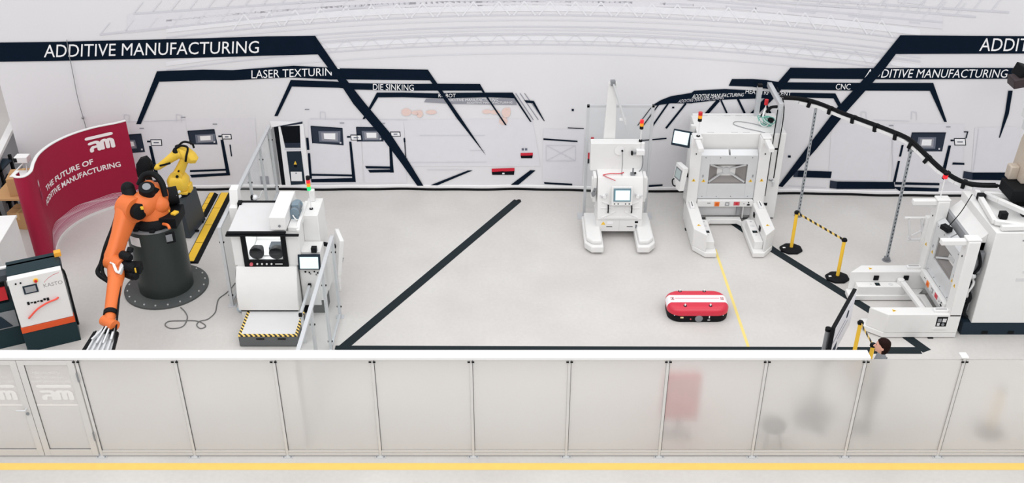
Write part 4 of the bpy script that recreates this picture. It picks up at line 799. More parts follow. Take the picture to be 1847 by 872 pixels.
# ================================================================== RED AGV
def two_tone():
    m = bpy.data.materials.new('red_shell_with_white_stripe'); m.use_nodes = True; nt = m.node_tree; bs_ = nt.nodes['Principled BSDF']; bs_.inputs['Roughness'].default_value = .3
    tc = nt.nodes.new('ShaderNodeTexCoord'); sx = nt.nodes.new('ShaderNodeSeparateXYZ'); nt.links.new(tc.outputs['Object'], sx.inputs[0])
    def mth(op, a, b_):
        n = nt.nodes.new('ShaderNodeMath'); n.operation = op
        if hasattr(a, 'links'): nt.links.new(a, n.inputs[0])
        else: n.inputs[0].default_value = a
        if b_ is not None:
            if hasattr(b_, 'links'): nt.links.new(b_, n.inputs[1])
            else: n.inputs[1].default_value = b_
        return n.outputs[0]
    ya = mth('ABSOLUTE', sx.outputs[1], None); xa = mth('ABSOLUTE', sx.outputs[0], None)
    inn = mth('LESS_THAN', ya, .125); hi = mth('GREATER_THAN', sx.outputs[2], .205)
    white = mth('MULTIPLY', inn, hi)
    ln = mth('LESS_THAN', mth('ABSOLUTE', mth('SUBTRACT', sx.outputs[1], .012), None), .009); lx = mth('LESS_THAN', xa, .43); line = mth('MULTIPLY', ln, lx)
    white = mth('MULTIPLY', white, mth('SUBTRACT', 1.0, line))
    mx = nt.nodes.new('ShaderNodeMix'); mx.data_type = 'RGBA'; mx.inputs[6].default_value = L3((208, 46, 68)); mx.inputs[7].default_value = L3((240, 238, 240))
    nt.links.new(white, mx.inputs[0]); nt.links.new(mx.outputs[2], bs_.inputs['Base Color']); return m
AX, AY = 3.62, 16.50
t = thing('transport_robot', 'low red driverless transport robot with white stripe on the open floor', 'transport robot', (AX, AY, 0))
def rr(hx, hy, r, z, n=8):
    out = []
    for cx_, cy_, a0 in ((hx-r, hy-r, 0), (-hx+r, hy-r, 90), (-hx+r, -hy+r, 180), (hx-r, -hy+r, 270)):
        for i in range(n+1):
            a = math.radians(a0+90*i/n); out.append((cx_+r*math.cos(a), cy_+r*math.sin(a), z))
    return out
b = MB(); b.rings([rr(.585, .34, .24, .01), rr(.59, .345, .24, .05), rr(.59, .345, .24, .15)], BLACK); b.build('chassis', t, label='black lower chassis')
b = MB(); b.rings([rr(.585, .34, .24, .145), rr(.60, .355, .25, .16), rr(.60, .355, .25, .23), rr(.585, .335, .24, .27), rr(.55, .285, .22, .315), rr(.53, .262, .21, .322), rr(.51, .24, .2, .322)], two_tone()); b.build('shell', t)
b = MB()
for x, y in ((-.3, .262), (.18, .262), (-.27, -.245), (.22, -.245)):
    b.cyl((x, y, .318), (x, y, .325), .034, BLACK, n=14); b.cyl((x, y, .325), (x, y, .36), .016, WHITE, n=10)
b.build('lifting_pin', t, each=True)
b = MB(); b.rev((0, -.335, .09), (0, -.36, .09), [(0, .075), (.8, .075), (1, .06)], STEEL, 24); b.build('side_wheel', t, label='round grey wheel cover')
b = MB(); b.bx(-.36, -.30, -.352, -.34, .1, .13, mat('cream_marker', (240, 225, 170))); b.cyl((-.16, -.34, .08), (-.16, -.355, .08), .016, REDPINK, n=10); b.bx(.19, .21, -.352, -.34, .1, .16, WHITE2); b.bx(.17, .22, -.352, -.34, .05, .065, WHITE2)
for x, y in ((-.47, -.29), (-.52, -.2), (.47, -.29)): b.ball((x, y*1.08, .15), .013, WHITE)
b.build('marker', t, each=True)
b = MB()
for x0 in (-.515, .455):
    for (a, c, d, e) in ((0, .06, -.05, -.04), (0, .06, .04, .05), (0, .01, -.05, .05), (.05, .06, -.05, .05), (.025, .04, -.03, .03)): b.bx(x0+a, x0+c, d, e, .3225, .324, RED if a != .025 else BLACK)
b.build('stripe_mark', t, smooth=False, label='small red and black square marks', each=True)

# ================================================================== SMALL WHITE MACHINE, CENTRE
SX, SY = 2.33, 19.35
t = thing('trolley_machine', 'small white machine with touchscreen, two floor skids and a tall mast', 'machine', (SX, SY, 0))
for k in (-1, 1):
    b = MB(); pl = [(.36*k, -.69), (.62*k, -.69), (.76*k, -.5), (.76*k, .65), (.60*k, .75), (.36*k, .75)]
    b.prism(pl, 'z', .04, .2, WHITE); b.prism([(.40*k, -.6), (.60*k, -.6), (.72*k, -.45), (.72*k, .65), (.40*k, .65)], 'z', .2, .3, WHITE); b.build('floor_skid', t, .03, seg=3)
    b = MB(); b.cyl((.42*k, -.6, .0), (.42*k, -.6, .05), .03, STEEL, n=10); b.cyl((.68*k, -.45, .0), (.68*k, -.45, .05), .03, STEEL, n=10); b.cyl((.6*k, .6, .0), (.6*k, .6, .05), .03, STEEL, n=10); b.build('levelling_foot', t, each=True)
b = MB(); b.bx(-.48, .52, .0, .7, .18, .47, WHITE); dr = b.build('drawer_unit', t, .008)
b = MB(); b.bx(-.26, -.13, -.004, .02, .29, .305, BLACK); b.bx(.19, .32, -.004, .02, .29, .305, BLACK); b.build('recessed_grip', dr, label='black recessed grips', each=True)
b = MB(); b.prism([(-.38, .35), (-.28, .35), (-.33, .43)], 'y', -.004, .0, SAFEY); b.bx(-.24, -.12, -.003, .0, .37, .43, PAPER); b.bx(.36, .43, -.006, .0, .39, .44, BLACK); b.bx(.375, .415, -.006, .0, .26, .35, STEEL); b.bx(.02, .022, -.002, .0, .2, .45, MIDGREY); b.build('sticker', dr, smooth=False, each=True)
b = MB(); b.prism([(-.02, .48), (.10, 1.12), (.24, 1.40), (.74, 1.40), (.74, .48)], 'x', -.47, .51, WHITE); b.build('body', t, .012)
b = MB()
def fy(z): return -.02+(z-.48)*.12/.64
for (x0, z0, x1, z1) in ((-.38, .53, -.08, .68), (.42, .53, .12, .68), (-.38, .9, -.1, .8), (.42, .9, .14, .8)): b.beam((x0, fy(z0)-.005, z0), (x1, fy(z1)-.005, z1), .03, .03, WHITE2)
b.beam((-.38, fy(.54)-.004, .54), (.42, fy(.54)-.004, .54), .025, .02, WHITE2); b.beam((-.40, fy(.75)-.004, .75), (.44, fy(.75)-.004, .75), .02, .02, WHITE2); b.build('front_rib', t, .004, each=True)
for x in (-.24, .27):
    b = MB(); b.tube([(x, fy(.66)-.0, .66), (x, fy(.67)-.05, .68), (x, fy(.8)-.05, .80), (x, fy(.81), .82)], .014, BLACK, 8, 3); b.build('pull_handle', t, label='black pull handle')
s_ = MB(); RT = Matrix.Rotation(-.22, 3, 'X'); s_.obx((.04, -.02, 1.08), (.45, .07, .42), WHITE, RT); s_ = s_.build('touchscreen_panel', t, .012)
b = MB(); b.obx((.04, -.06, 1.12), (.37, .012, .29), mat('blue_grey_bezel', (110, 140, 152), .4), RT); b.obx((.05, -.066, 1.115), (.31, .012, .22), SCREEN, RT); b.build('display', s_)
b = MB()
for k in range(5): b.cyl((-.12+.08*k, -.085, .92), (-.12+.08*k, -.10, .92), .014, BLACK if k in (0, 1, 3, 4) else WHITE2, n=10)
b.build('button', s_, each=True)
b = MB()
for k in (-1, 1):
    c = .03+.36*k; b.beam((c-.06*k, .06, 1.08), (c+.06*k, .06, 1.0), .03, .03, SILVER); b.cyl((c, .08, 1.02), (c, .03, 1.02), .04, WHITE2, n=14); b.beam((c, .05, 1.02), (c+.1*k, .02, 1.06), .02, .02, SILVER)
b.build('clamp_lever', t, label='silver clamp levers', each=True)
for k in (-1, 1):
    b = MB(); b.bx(.02+.5*k-.08*(k < 0), .02+.5*k+.08*(k > 0)+.0, .3, .62, .75, 1.36, WHITE); b.bx(.02+.58*k-.03, .02+.58*k+.03, .36, .5, .8, 1.3, WHITE); b.build('side_pod', t, .015, each=True)
b = MB(); b.cyl((-.55, .28, .98), (-.55, .24, .98), .05, STEEL, n=14); b.beam((-.56, .3, .9), (-.52, .3, 1.1), .05, .05, STEEL); b.build('side_valve', t)
b = MB(); b.bx(-.62, .51, .62, .86, 1.36, 2.02, WHITE); b.build('upper_panel', t, .012)
b = MB(); b.cyl((-.0, .61, 1.86), (-.0, .60, 1.86), .11, WHITE2, n=24); b.cyl((.06, .6, 1.86), (.06, .56, 1.86), .02, BLACK, n=10); b.build('port_cover', t)
b = MB(); b.tube([(.06, .57, 1.86), (.07, .5, 1.6), (.06, .45, 1.42), (.05, .3, 1.42)], .008, STEEL, 6, 5); b.tube([(-.36, .3, 1.42), (-.2, .35, 1.43), (.0, .35, 1.43), (.1, .42, 1.42)], .01, RED, 6, 5); b.tube([(-.36, .3, 1.42), (-.3, .22, 1.42), (-.1, .15, 1.36)], .009, REDPINK, 6, 5); b.build('air_hose', t, each=True)
b = MB(); b.bx(.24, .34, .3, .4, 1.4, 1.44, STEEL); b.cyl((.29, .35, 1.44), (.29, .35, 1.56), .018, STEEL, n=10); b.ball((.34, .33, 1.45), .025, BLACK); b.build('pressure_valve', t)
b = MB(); b.bx(.36, .54, .52, .62, 1.78, 1.9, WHITE2); b.cyl((.5, .6, 1.8), (.5, .6, 2.05), .04, WHITE2, n=14); b.bx(.26, .38, .53, .58, 1.80, 1.84, STEEL); b.bx(.25, .29, .52, .6, 1.78, 1.86, BLACK); b.tube([(.5, .58, 1.8), (.52, .56, 1.6), (.5, .55, 1.45), (.44, .5, 1.4)], .012, STEEL); b.build('arm_valve', t, .006, each=True)
b = MB(); b.cyl((.46, .72, 2.02), (.46, .72, 2.06), .04, BLACK, n=14); b.cyl((.46, .72, 2.06), (.46, .72, 2.32), .012, WHITE2, n=8); tw = b.build('tower_pole', t)
for z0, m, lab in ((2.32, BLACK, 'dark'), (2.39, AMBER, 'amber'), (2.46, REDLIT, 'red')):
    b = MB(); b.cyl((.46, .72, z0), (.46, .72, z0+.068), .042, m, n=16); b.build('signal_lens', tw, label=lab+' signal lens')
b = MB(); b.prism([(-.34, 1.9), (-.07, 1.9), (-.10, 3.30), (-.28, 3.30)], 'y', .88, .98, WHITE); b.build('mast', t, .008)
b = MB(); b.bx(-.24, -.14, .83, .95, 3.26, 3.36, STEEL); b.cyl((-.18, .85, 3.3), (.12, .72, 2.42), .026, SILVER, n=12); b.cyl((.04, .755, 2.65), (.18, .7, 2.24), .016, ALU, n=10); b.bx(-.02, .12, .75, .79, 2.5, 2.54, WHITE2); b.build('gas_strut', t, each=True)
t = thing('glass_screen', 'upright clear screen in thin aluminium frame behind the small white machine', 'screen', (2.35, 20.35, 0)); o = (2.35, 20.35, 0)
b = MB(o); b.bx(1.62, 1.68, 20.33, 20.38, 0.012, 2.76, ALU); b.bx(3.02, 3.08, 20.33, 20.38, 0.012, 2.76, ALU); b.bx(1.62, 3.08, 20.33, 20.38, 2.7, 2.76, ALU); b.bx(1.5, 1.8, 20.2, 20.5, 0, .012, ALU); b.bx(2.9, 3.2, 20.2, 20.5, 0, .012, ALU); b.build('frame', t, .004)
b = MB(o); b.bx(1.68, 3.02, 20.35, 20.36, .2, 2.7, GLASS2); b.build('clear_pane', t, smooth=False)

# ================================================================== DOCKING STATIONS (two of a kind)
def warn(b, c, ex, ey, s_=.045):
    c, ex, ey = Vector(c), Vector(ex), Vector(ey)
    b.poly([c-ex*s_-ey*s_*.7, c+ex*s_-ey*s_*.7, c+ey*s_], SAFEY); 
    b.poly([c-ex*.006-ey*s_*.4+ex.cross(ey)*.001, c+ex*.006-ey*s_*.4+ex.cross(ey)*.001, c+ex*.006+ey*s_*.4+ex.cross(ey)*.001, c-ex*.006+ey*s_*.4+ex.cross(ey)*.001], BLACK)
RECESS = mat('recess_grey_metal', (146, 142, 140), .5, .25)
def station(label, loc, rz):
    t = thing('docking_station', label, 'machine', loc, rz, 'white docking stations with forked floor legs')
    for k in (-1, 1):
        b = MB(); b.bx(min(.63*k, .87*k), max(.63*k, .87*k), .0, .22, .5, 2.12, WHITE); p = b.build('upright', t, .012)
        b = MB(); warn(b, (.75*k, -.002, 1.12), (1, 0, 0), (0, 0, 1)); b.bx(.75*k-.01, .75*k+.01, -.012, 0, 1.75, 1.78, BLACK); b.build('warning_sign', p, smooth=False, each=True)
        b = MB(); b.bx(.75*k-.06, .75*k+.06, -.46, .02, 2.02, 2.12, WHITE); b.bx(.75*k-.1, .75*k+.1, -.02, .24, 2.12, 2.16, WHITE); b.build('top_arm', t, .012)
        b = MB(); b.prism([(.62*k, .22), (.87*k, .22), (.87*k, -1.15), (.62*k, -1.43)] if k < 0 else [(.62*k, .22), (.62*k, -1.43), (.87*k, -1.15), (.87*k, .22)], 'z', .13, .55, WHITE)
        b.prism([(.86*k, .22), (.86*k, -1.17), (.63*k, -1.46), (.39*k, -1.46), (.39*k, -.1), (.62*k, .1), (.62*k, .22)], 'z', .015, .131, WHITE); l = b.build('floor_leg', t, .014)
        b = MB(); b.bx(min(.43*k, .615*k), max(.43*k, .615*k), -1.30, -.34, .131, .315, WHITE); b.build('inner_ledge', l, .01)
        b = MB(); x = .52*k; b.bx(x-.05, x+.05, -.93, -.84, .315, .322, BLACK); b.bx(x-.03, x+.02, -.91, -.86, .322, .325, TEAL)
        b.rev((x, -.62, .315), (x, -.62, .318), [(0, .05), (1, .05)], OFFW, 16); b.bx(x-.02, x+.02, -.45, -.43, .315, .317, MIDGREY); b.bx(x-.02, x+.02, -1.02, -1.01, .315, .317, MIDGREY)
        warn(b, (.74*k, -1.0, .552), (1, 0, 0), (0, 1, 0)); b.build('ledge_sensor', l, smooth=False, each=True)
        b = MB(); b.bx(.76*k-.045, .76*k+.045, -.27, .0, .55, .6, WHITE2); b.build('leg_cover', l, .006); b = MB(); b.bx(.76*k-.008, .76*k+.008, -.24, -.03, .6, .603, BLACK); b.build('cover_slot', l, smooth=False)
        b = MB()
        for y in (-.9, -.3): b.bx(min(.60*k, .619*k), max(.60*k, .619*k), y-.05, y+.05, .36, .46, BLACK)
        b.build('side_sensor', l, smooth=False, label='black sensor windows', each=True)
        b = MB(); b.bx(.85*k-.03, .85*k+.03, -.3, -.2, .0, .016, BLACK); b.bx(.55*k-.03, .55*k+.03, -1.3, -1.2, .0, .016, BLACK); b.build('rubber_foot', l, each=True)
    # window plate with an opening
    b = MB(); X, Z0, Z1 = .625, .64, 1.70; wx, w0, w1 = .42, 1.00, 1.48
    b.bx(-X, -wx, .05, .09, Z0, Z1, SILVER); b.bx(wx, X, .05, .09, Z0, Z1, SILVER); b.bx(-wx, wx, .05, .09, Z0, w0, SILVER); b.bx(-wx, wx, .05, .09, w1, Z1, SILVER)
    for x in (-.52, -.2, .12, .5):
        for z in (Z0+.05, Z1-.05): b.cyl((x, .05, z), (x, .04, z), .012, STEEL, n=8)
    pl = b.build('window_plate', t, .003, label='brushed metal plate with window')
    b = MB(); cs = .04; n8 = [(-wx+cs, w0), (wx-cs, w0), (wx, w0+cs), (wx, w1-cs), (wx-cs, w1), (-wx+cs, w1), (-wx, w1-cs), (-wx, w0+cs)]
    cz = (w0+w1)/2
    b.rings([[(x, .075, z) for x, z in n8], [(x*.96, .12, cz+(z-cz)*.94) for x, z in n8], [(x*.25, .30, cz+(z-cz)*.3) for x, z in n8]], RECESS, cap=False); b.poly([(x*.25, .30, cz+(z-cz)*.3) for x, z in n8], RECESS); rc = b.build('recessed_window', pl, smooth=False)
    b = MB(); b.rev((0, .31, cz), (0, .22, cz), [(0, .10), (.6, .10), (1, .08)], SILVER, 24)
    for sx in (-1, 1):
        for sz in (-1, 1): b.beam((sx*.06, .25, cz+sz*.04), (sx*.40, .10, cz+sz*.215), .03, .035, SILVER)
    b.build('cross_brace', rc)
    b = MB(); warn(b, (-.52, .048, 1.08), (1, 0, 0), (0, 0, 1)); warn(b, (.52, .048, 1.08), (1, 0, 0), (0, 0, 1)); b.bx(-.56, -.53, .04, .05, 1.17, 1.23, MIDGREY); b.bx(.54, .57, .04, .05, 1.17, 1.23, MIDGREY); b.build('plate_sign', pl, smooth=False, each=True)
    b = MB(); b.prism([(.05, 1.70), (.18, 1.79), (.18, 1.70)], 'x', -.62, -.02, SILVER); b.prism([(.05, 1.70), (.18, 1.79), (.18, 1.70)], 'x', .02, .62, SILVER); b.build('sloped_flashing', pl, each=True)
    b = MB(); b.bx(-.62, .62, -.04, .1, .47, .62, WHITE); br = b.build('button_bar', t, .008)
    b = MB(); b.bx(-.24, -.13, -.055, -.04, .49, .60, ORSTK); b.bx(-.22, -.15, -.06, -.055, .51, .58, mat('deep_orange', (214, 96, 36))); b.build('orange_socket', br, .004)
    b = MB(); b.bx(0, .09, -.05, -.04, .50, .59, MIDGREY); b.bx(.02, .07, -.053, -.05, .52, .57, OFFW); b.build('grey_socket', br, .003)
    b = MB(); b.bx(.19, .32, -.048, -.04, .51, .60, REDPINK); b.bx(.23, .28, -.051, -.048, .53, .58, RED); b.build('red_sticker', br, smooth=False)
    b = MB(); b.bx(-.40, -.33, -.045, -.04, .56, .57, BLACK); b.cyl((.42, -.04, .55), (.42, -.05, .55), .012, STEEL, n=8); b.cyl((.52, -.04, .58), (.52, -.05, .58), .014, BLACK, n=8); b.bx(.49, .55, -.05, -.04, .51, .54, BLACK); b.build('control_knob', br, each=True)
    b = MB(); b.bx(-.62, .62, .12, .18, .16, .47, OFFW); b.bx(.30, .38, .05, .12, .2, .47, MIDGREY); b.bx(.42, .44, .0, .1, .15, .47, WHITE); b.build('lower_panel', t, .004)
    b = MB(); b.prism([(-.39, -.2), (-.30, -.08), (.30, -.08), (.39, -.2), (.39, .05), (-.39, .05)], 'z', .05, .17, WHITE); b.build('cross_member', t, .01)
    return t
bigst = station('white docking station below the gantry, its legs pointing towards the partition', (4.76, 19.98, 0), 0.0)
rst = station('white docking station turned sideways at right, its legs pointing left', (8.19, 16.50, 0), -PI/2)
# cabinet and fittings of the far station
b = MB(); b.bx(-.72, 1.22, .24, 1.22, .03, 2.14, WHITE); cb = b.build('rear_cabinet', bigst, .012)
b = MB(); b.bx(-.70, 1.2, .26, 1.25, 0, .032, NAVY); b.build('plinth', bigst)
b = MB()
for y in (.3, 1.18):
    for x in (-.5, .02, .28, .75): b.bx(x, x+.15, y, y+.012, 2.14, 2.142, MIDGREY)
b.bx(-.68, 1.18, 1.22, 1.26, 2.14, 2.17, WHITE2); b.bx(.9, 1.02, .238, .242, .35, .42, BLACK); b.build('lid_slot', cb, smooth=False, each=True)
b = MB(); b.cyl((-.74, .05, 2.16), (-.74, .05, 2.18), .04, BLACK, n=14); b.cyl((-.74, .05, 2.18), (-.74, .05, 2.52), .012, WHITE2, n=8); tw = b.build('tower_pole', bigst)
for z0, m, lab in ((2.52, BLACK, 'dark'), (2.59, AMBER, 'amber'), (2.66, RED, 'red')):
    b = MB(); b.cyl((-.74, .05, z0), (-.74, .05, z0+.068), .045, m, n=16); b.build('signal_lens', tw, label=lab+' signal lens')
b = MB(); b.cyl((.82, .75, 2.14), (.82, .75, 2.6), .012, WHITE2, n=8); tw = b.build('tower_pole', bigst); b = MB(); b.cyl((.82, .75, 2.6), (.82, .75, 2.72), .042, RED, n=14); b.build('signal_lens', tw, label='dark red signal lens')
s_ = MB(); R = Matrix.Rotation(-.45, 3, 'Z') @ Matrix.Rotation(-.35, 3, 'X'); s_.obx((-1.02, .42, 1.94), (.42, .07, .36), NAVY, R); s_ = s_.build('tablet_screen', bigst, .01, label='dark framed screen on an arm'); b = MB(); b.obx(Vector((-1.02, .42, 1.94))+R @ Vector((-.01, -.038, .01)), (.34, .006, .27), SCREEN, R); b.build('display', s_); b = MB(); b.beam((-.88, .5, 1.9), (-.75, .6, 2.0), .04, .04, BLACK); b.beam((-.95, .45, 1.72), (-.8, .5, 1.84), .03, .03, BLACK); b.bx(-.82, -.73, .5, .6, 1.8, 2.2, WHITE); b.build('screen_arm', s_)
s_ = MB(); R = Matrix.Rotation(-1.22, 3, 'Z') @ Matrix.Rotation(-.12, 3, 'X'); s_.obx((-1.06, -.02, 1.22), (.34, .12, .56), WHITE, R); s_ = s_.build('operator_panel', bigst, .012, label='white operator panel on a short arm'); b = MB(); b.obx(Vector((-1.06, -.02, 1.22))+R @ Vector((0, -.062, .07)), (.26, .006, .26), STEEL, R); b.obx(Vector((-1.06, -.02, 1.22))+R @ Vector((0, -.066, .07)), (.20, .006, .2), mat('grey_green_screen', (176, 190, 190), .3), R); b.build('display', s_); b = MB(); b.beam((-1.0, .05, 1.2), (-.86, .1, 1.2), .07, .07, BLACK); b.build('panel_arm', s_); b = MB(); b.tube([Vector((-1.06, -.02, 1.22))+R @ Vector(p) for p in ((-.12, -.06, -.1), (-.12, -.1, -.14), (-.06, -.1, -.22), (0, -.07, -.23))], .015, BLACK); b.build('panel_handle', s_)
g = MB(); gx0, gy0 = 1.02, .30; g.bx(gx0-.05, gx0+.05, gy0-.05, gy0+.05, .06, 2.74, ALU); g.bx(gx0-.05, gx0+.05, gy0-.05, 1.52, 2.74, 2.84, ALU); g = g.build('gantry_frame', bigst, .006, label='aluminium gantry frame')
g2 = MB(); 
g2.bx(gx0-.32, gx0-.22, 1.15, 1.25, 2.14, 2.84, ALU); g2.bx(gx0-.32, gx0-.22, 1.15, 1.25, 2.84, 2.9, BLACK); g2.build('gantry_leg', g)
b = MB(); b.cyl((gx0-.0, gy0-.06, 1.0), (gx0, gy0-.06, 1.02), .05, STEEL, n=10); b.tube([(gx0-.08, gy0-.06, .6), (gx0-.08, gy0-.07, 1.5), (gx0-.07, gy0-.06, 2.7)], .012, BLACK); b.tube([(gx0+.06, gy0-.06, 1.05), (gx0+.06, gy0-.07, 1.8), (gx0+.06, gy0-.06, 2.75), (gx0+.06, 1.0, 2.9)], .012, BLACK); b.bx(gx0-.06, gx0+.07, gy0-.07, gy0-.05, 1.75, 1.79, BLACK); b.tube([(gx0-.02, gy0-.06, 1.02), (gx0+.06, gy0-.1, .96), (gx0+.05, gy0-.1, .86)], .02, SILVER); b.build('gantry_cable', g, each=True)
TEALH = mat('teal_hose', (120, 190, 175), .4)
b = MB()
for k in range(9):
    a = k*.7; r = .10+.015*(k % 4); c = Vector((.80+.012*k, .62, 2.24+.01*k)); b.tube([c+Vector((r*math.cos(q+a)*(1+.1*k % .3), r*.5*math.sin(q)+.05*math.sin(a), .8*r*math.sin(q+a*.5)+.0)) for q in [2*PI*i/9 for i in range(10)]], .011, TEALH if k % 3 else WHITE2, 6, 3)
b.ball((.93, .6, 2.3), .07, BLACK); b.ball((.76, .66, 2.38), .05, BLACK); b.build('hose_bundle', bigst, label='tangle of teal hoses on the cabinet lid')
b = MB(); b.tube([(.75, .6, 2.16), (.55, .75, 2.155), (.25, .85, 2.155), (.15, .7, 2.155), (.35, .5, 2.155), (.6, .35, 2.155), (.75, .25, 2.155)], .008, MIDGREY, 6, 6); b.build('loose_hose', bigst)
b = MB(); b.tube([(.83, .8, 2.5), (.8, .7, 2.5), (.75, .6, 2.4), (.75, .6, 2.25)], .022, WHITE2, 8, 5); b.tube([(.85, .7, 2.45), (.9, .6, 2.6), (1.02, .45, 2.68)], .035, BLACK, 8, 5); b.build('hose_elbow', bigst, each=True)
# cabinet and fittings of the sideways station (local x points to the camera)
b = MB(); b.bx(-.86, .76, .50, 2.9, .28, 2.26, WHITE); cb = b.build('rear_cabinet', rst, .012)
b = MB(); b.bx(-.84, .75, .36, 2.88, .0, .281, NAVY); pb = b.build('plinth', rst, .006, label='dark navy plinth')
b = MB()
for y in (.75, 1.25, 1.75, 2.25): b.bx(.749, .753, y, y+.12, .02, .09, BLACK)
b.build('fork_slot', pb, smooth=False, each=True)
b = MB(); b.bx(.76, .765, 1.1, 1.26, 1.22, 1.29, OFFW); b.bx(.76, .765, 1.18, 1.24, 1.4, 1.45, OFFW); b.bx(.76, .766, 1.55, 2.0, 1.42, 1.445, BLACK); b.bx(.76, .763, 1.5, 1.505, .3, 2.2, MIDGREY); b.cyl((.765, 1.02, 2.1), (.77, 1.02, 2.1), .015, STEEL, n=8); b.build('side_label', cb, smooth=False, each=True)
b = MB(); b.bx(-.8, .5, .24, .50, .4, 1.9, MIDGREY); b.tube([(.58, .3, 1.9), (.66, .42, 1.5), (.58, .3, 1.1), (.68, .4, .8), (.6, .34, .5), (.68, .44, .35)], .03, BLACK, 8, 5); b.ball((.62, .38, .75), .07, BLACK); b.ball((.62, .36, 1.25), .06, SILVER); b.bx(.52, .62, .28, .48, 1.3, 1.75, STEEL); b.bx(.52, .6, .28, .46, .45, .7, STEEL); b.tube([(.5, .3, 1.4), (.62, .35, 1.0), (.6, .4, .7), (.66, .35, .4)], .035, BLACK, 8, 5); b.tube([(.4, .35, 1.2), (.6, .42, 1.1), (.65, .34, .9), (.6, .4, .6)], .025, WHITE2, 8, 5); b.build('hose_bay', rst, label='grey bay of hoses between frame and cabinet', each=True)
b = MB(); b.prism([(.22, 1.0), (.5, 1.0), (.5, 2.1), (.3, 1.9)], 'x', -.80, .5, WHITE); b.build('transfer_hood', rst, .01)
b = MB(); b.beam((-.62, -.4, .36), (.62, -.30, .36), .1, .08, WHITE); b.cyl((-.55, -.42, .30), (-.55, -.42, .42), .07, WHITE, n=18); b.build('locking_bar', rst, .01, label='white locking bar across the fork')
b = MB(); b.bx(.860, .875, -.22, -.02, .28, .50, BLACK); b.bx(.872, .88, -.2, -.13, .38, .46, STEEL); b.bx(.872, .88, -.11, -.04, .38, .46, OFFW); b.bx(.872, .88, -.2, -.15, .3, .36, OFFW); b.cyl((.87, -.09, .33), (.885, -.09, .33), .03, STEEL, n=12); b.prism([(-.26, .22), (.0, .22), (-.02, .27), (-.22, .27)], 'x', .868, .89, WHITE); b.build('connector_recess', rst, .002, label='black recess with grey connectors in the near leg', each=True)
b = MB(); b.obx((-.2, .05, 1.80), (.2, .12, .09), BLACK, Matrix.Rotation(.4, 3, 'Z')); b.tube([(-.22, .1, 1.84), (-.3, .3, 2.1), (-.45, .5, 2.4)], .01, BLACK, 6, 4); b.build('camera_head', rst, .008, label='black sensor head above the window')
b = MB()
for (p, q) in (((-.7, .7, 2.32), (.5, .55, 2.34)), ((.5, .55, 2.34), (.7, 1.15, 2.34)), ((.68, .6, 2.32), (.68, 1.5, 2.34)), ((-.6, .8, 2.32), (-.2, 1.5, 2.5)), ((-.2, 1.5, 2.5), (.35, 1.15, 2.45)), ((-.6, .8, 2.32), (-.1, .85, 2.45)), ((-.1, .85, 2.45), (.35, 1.15, 2.45))): b.beam(p, q, .09, .09, WHITE)
b.build('top_frame', rst, .008, label='white square tube frame on the lid'); b = MB()
for (x, y) in ((.3, .75), (-.4, .62), (.2, 1.2)): b.bx(x-.12, x+.0, y, y+.13, 2.27, 2.4, BLACK)
b.build('top_clamp', rst, .008, label='black clamps on the lid', each=True)
b = MB(); b.bx(-1.35, -1.0, -.55, -.0, 1.0, 1.1, OFFW) if False else None
for k in (0, 1): b.beam((-.95, -.0-.25*k, 1.1), (-.95, -.12-.25*k, 1.6), .04, .04, OFFW)
b.beam((-.95, .05, 1.6), (-.95, -.45, 1.6), .04, .04, WHITE); b.beam((-.95, .0, 1.1), (-.95, -.3, 1.1), .04, .04, OFFW); b.beam((-.95, .0, 1.35), (-.95, -.3, 1.15), .03, .03, OFFW); b.bx(-.97, -.86, -.05, .1, 1.05, 1.65, WHITE); b.build('side_rack', rst, .006, label='open white rack on the far upright')
b = MB(); b.cyl((-.76, .06, 2.15), (-.76, .06, 2.58), .012, WHITE2, n=8); tw = b.build('tower_pole', rst); b = MB(); b.cyl((-.76, .06, 2.58), (-.76, .06, 2.65), .045, REDLIT, n=14); b.build('signal_lens', tw, label='lit red signal lens'); b = MB(); b.cyl((-.76, .06, 2.651), (-.76, .06, 2.7), .04, BLACK, n=14); b.build('signal_cap', tw)

# beige machine head standing on the right cabinet
HX, HY, HZ = 9.98, 17.0, 2.262
t = thing('machine_head', 'beige machine head with black mount on top of the right cabinet', 'machine', (HX, HY, HZ)); o = (HX, HY, HZ)
BEI = mat('warm_beige_metal', (196, 184, 170), .45, .2)
b = MB(o); b.bx(HX-.75, HX+.5, HY-.45, HY+.1, HZ+.18, HZ+.42, BLACK); b.bx(HX-.55, HX+.4, HY-.3, HY+.05, HZ, HZ+.18, BLACK); b.build('mount', t, .02, label='black mount')
b = MB(o); b.prism([(HX-.52, HZ+.42), (HX-.48, HZ+1.15), (HX-.36, HZ+1.62), (HX+.6, HZ+1.62), (HX+.6, HZ+.42)], 'y', HY-.2, HY+.3, BEI); b.bx(HX-.68, HX-.50, HY-.02, HY+.16, HZ+.42, HZ+.70, BEI); b.build('housing', t, .03, seg=3)
b = MB(o); b.bx(HX-.62, HX+.6, HY-.3, HY+.25, HZ+1.62, HZ+1.78, OFFW); b.bx(HX-.72, HX-.5, HY-.32, HY-.05, HZ+1.5, HZ+1.76, SILVER); b.build('top_plate', t, .01, each=True)
b = MB(o); b.tube([(HX-.35, HY-.25, HZ+.95), (HX-.3, HY-.32, HZ+.75), (HX-.2, HY-.3, HZ+.55), (HX-.1, HY-.28, HZ+.45)], .03, mat('green_hose', (40, 120, 95)), 8, 5); b.tube([(HX-.3, HY-.25, HZ+.9), (HX-.18, HY-.33, HZ+.7), (HX-.1, HY-.3, HZ+.5)], .025, TEALH, 8, 5); b.ball((HX-.1, HY-.3, HZ+.46), .08, mat('brass', (176, 150, 90), .4, .5)); b.build('hose', t, each=True)
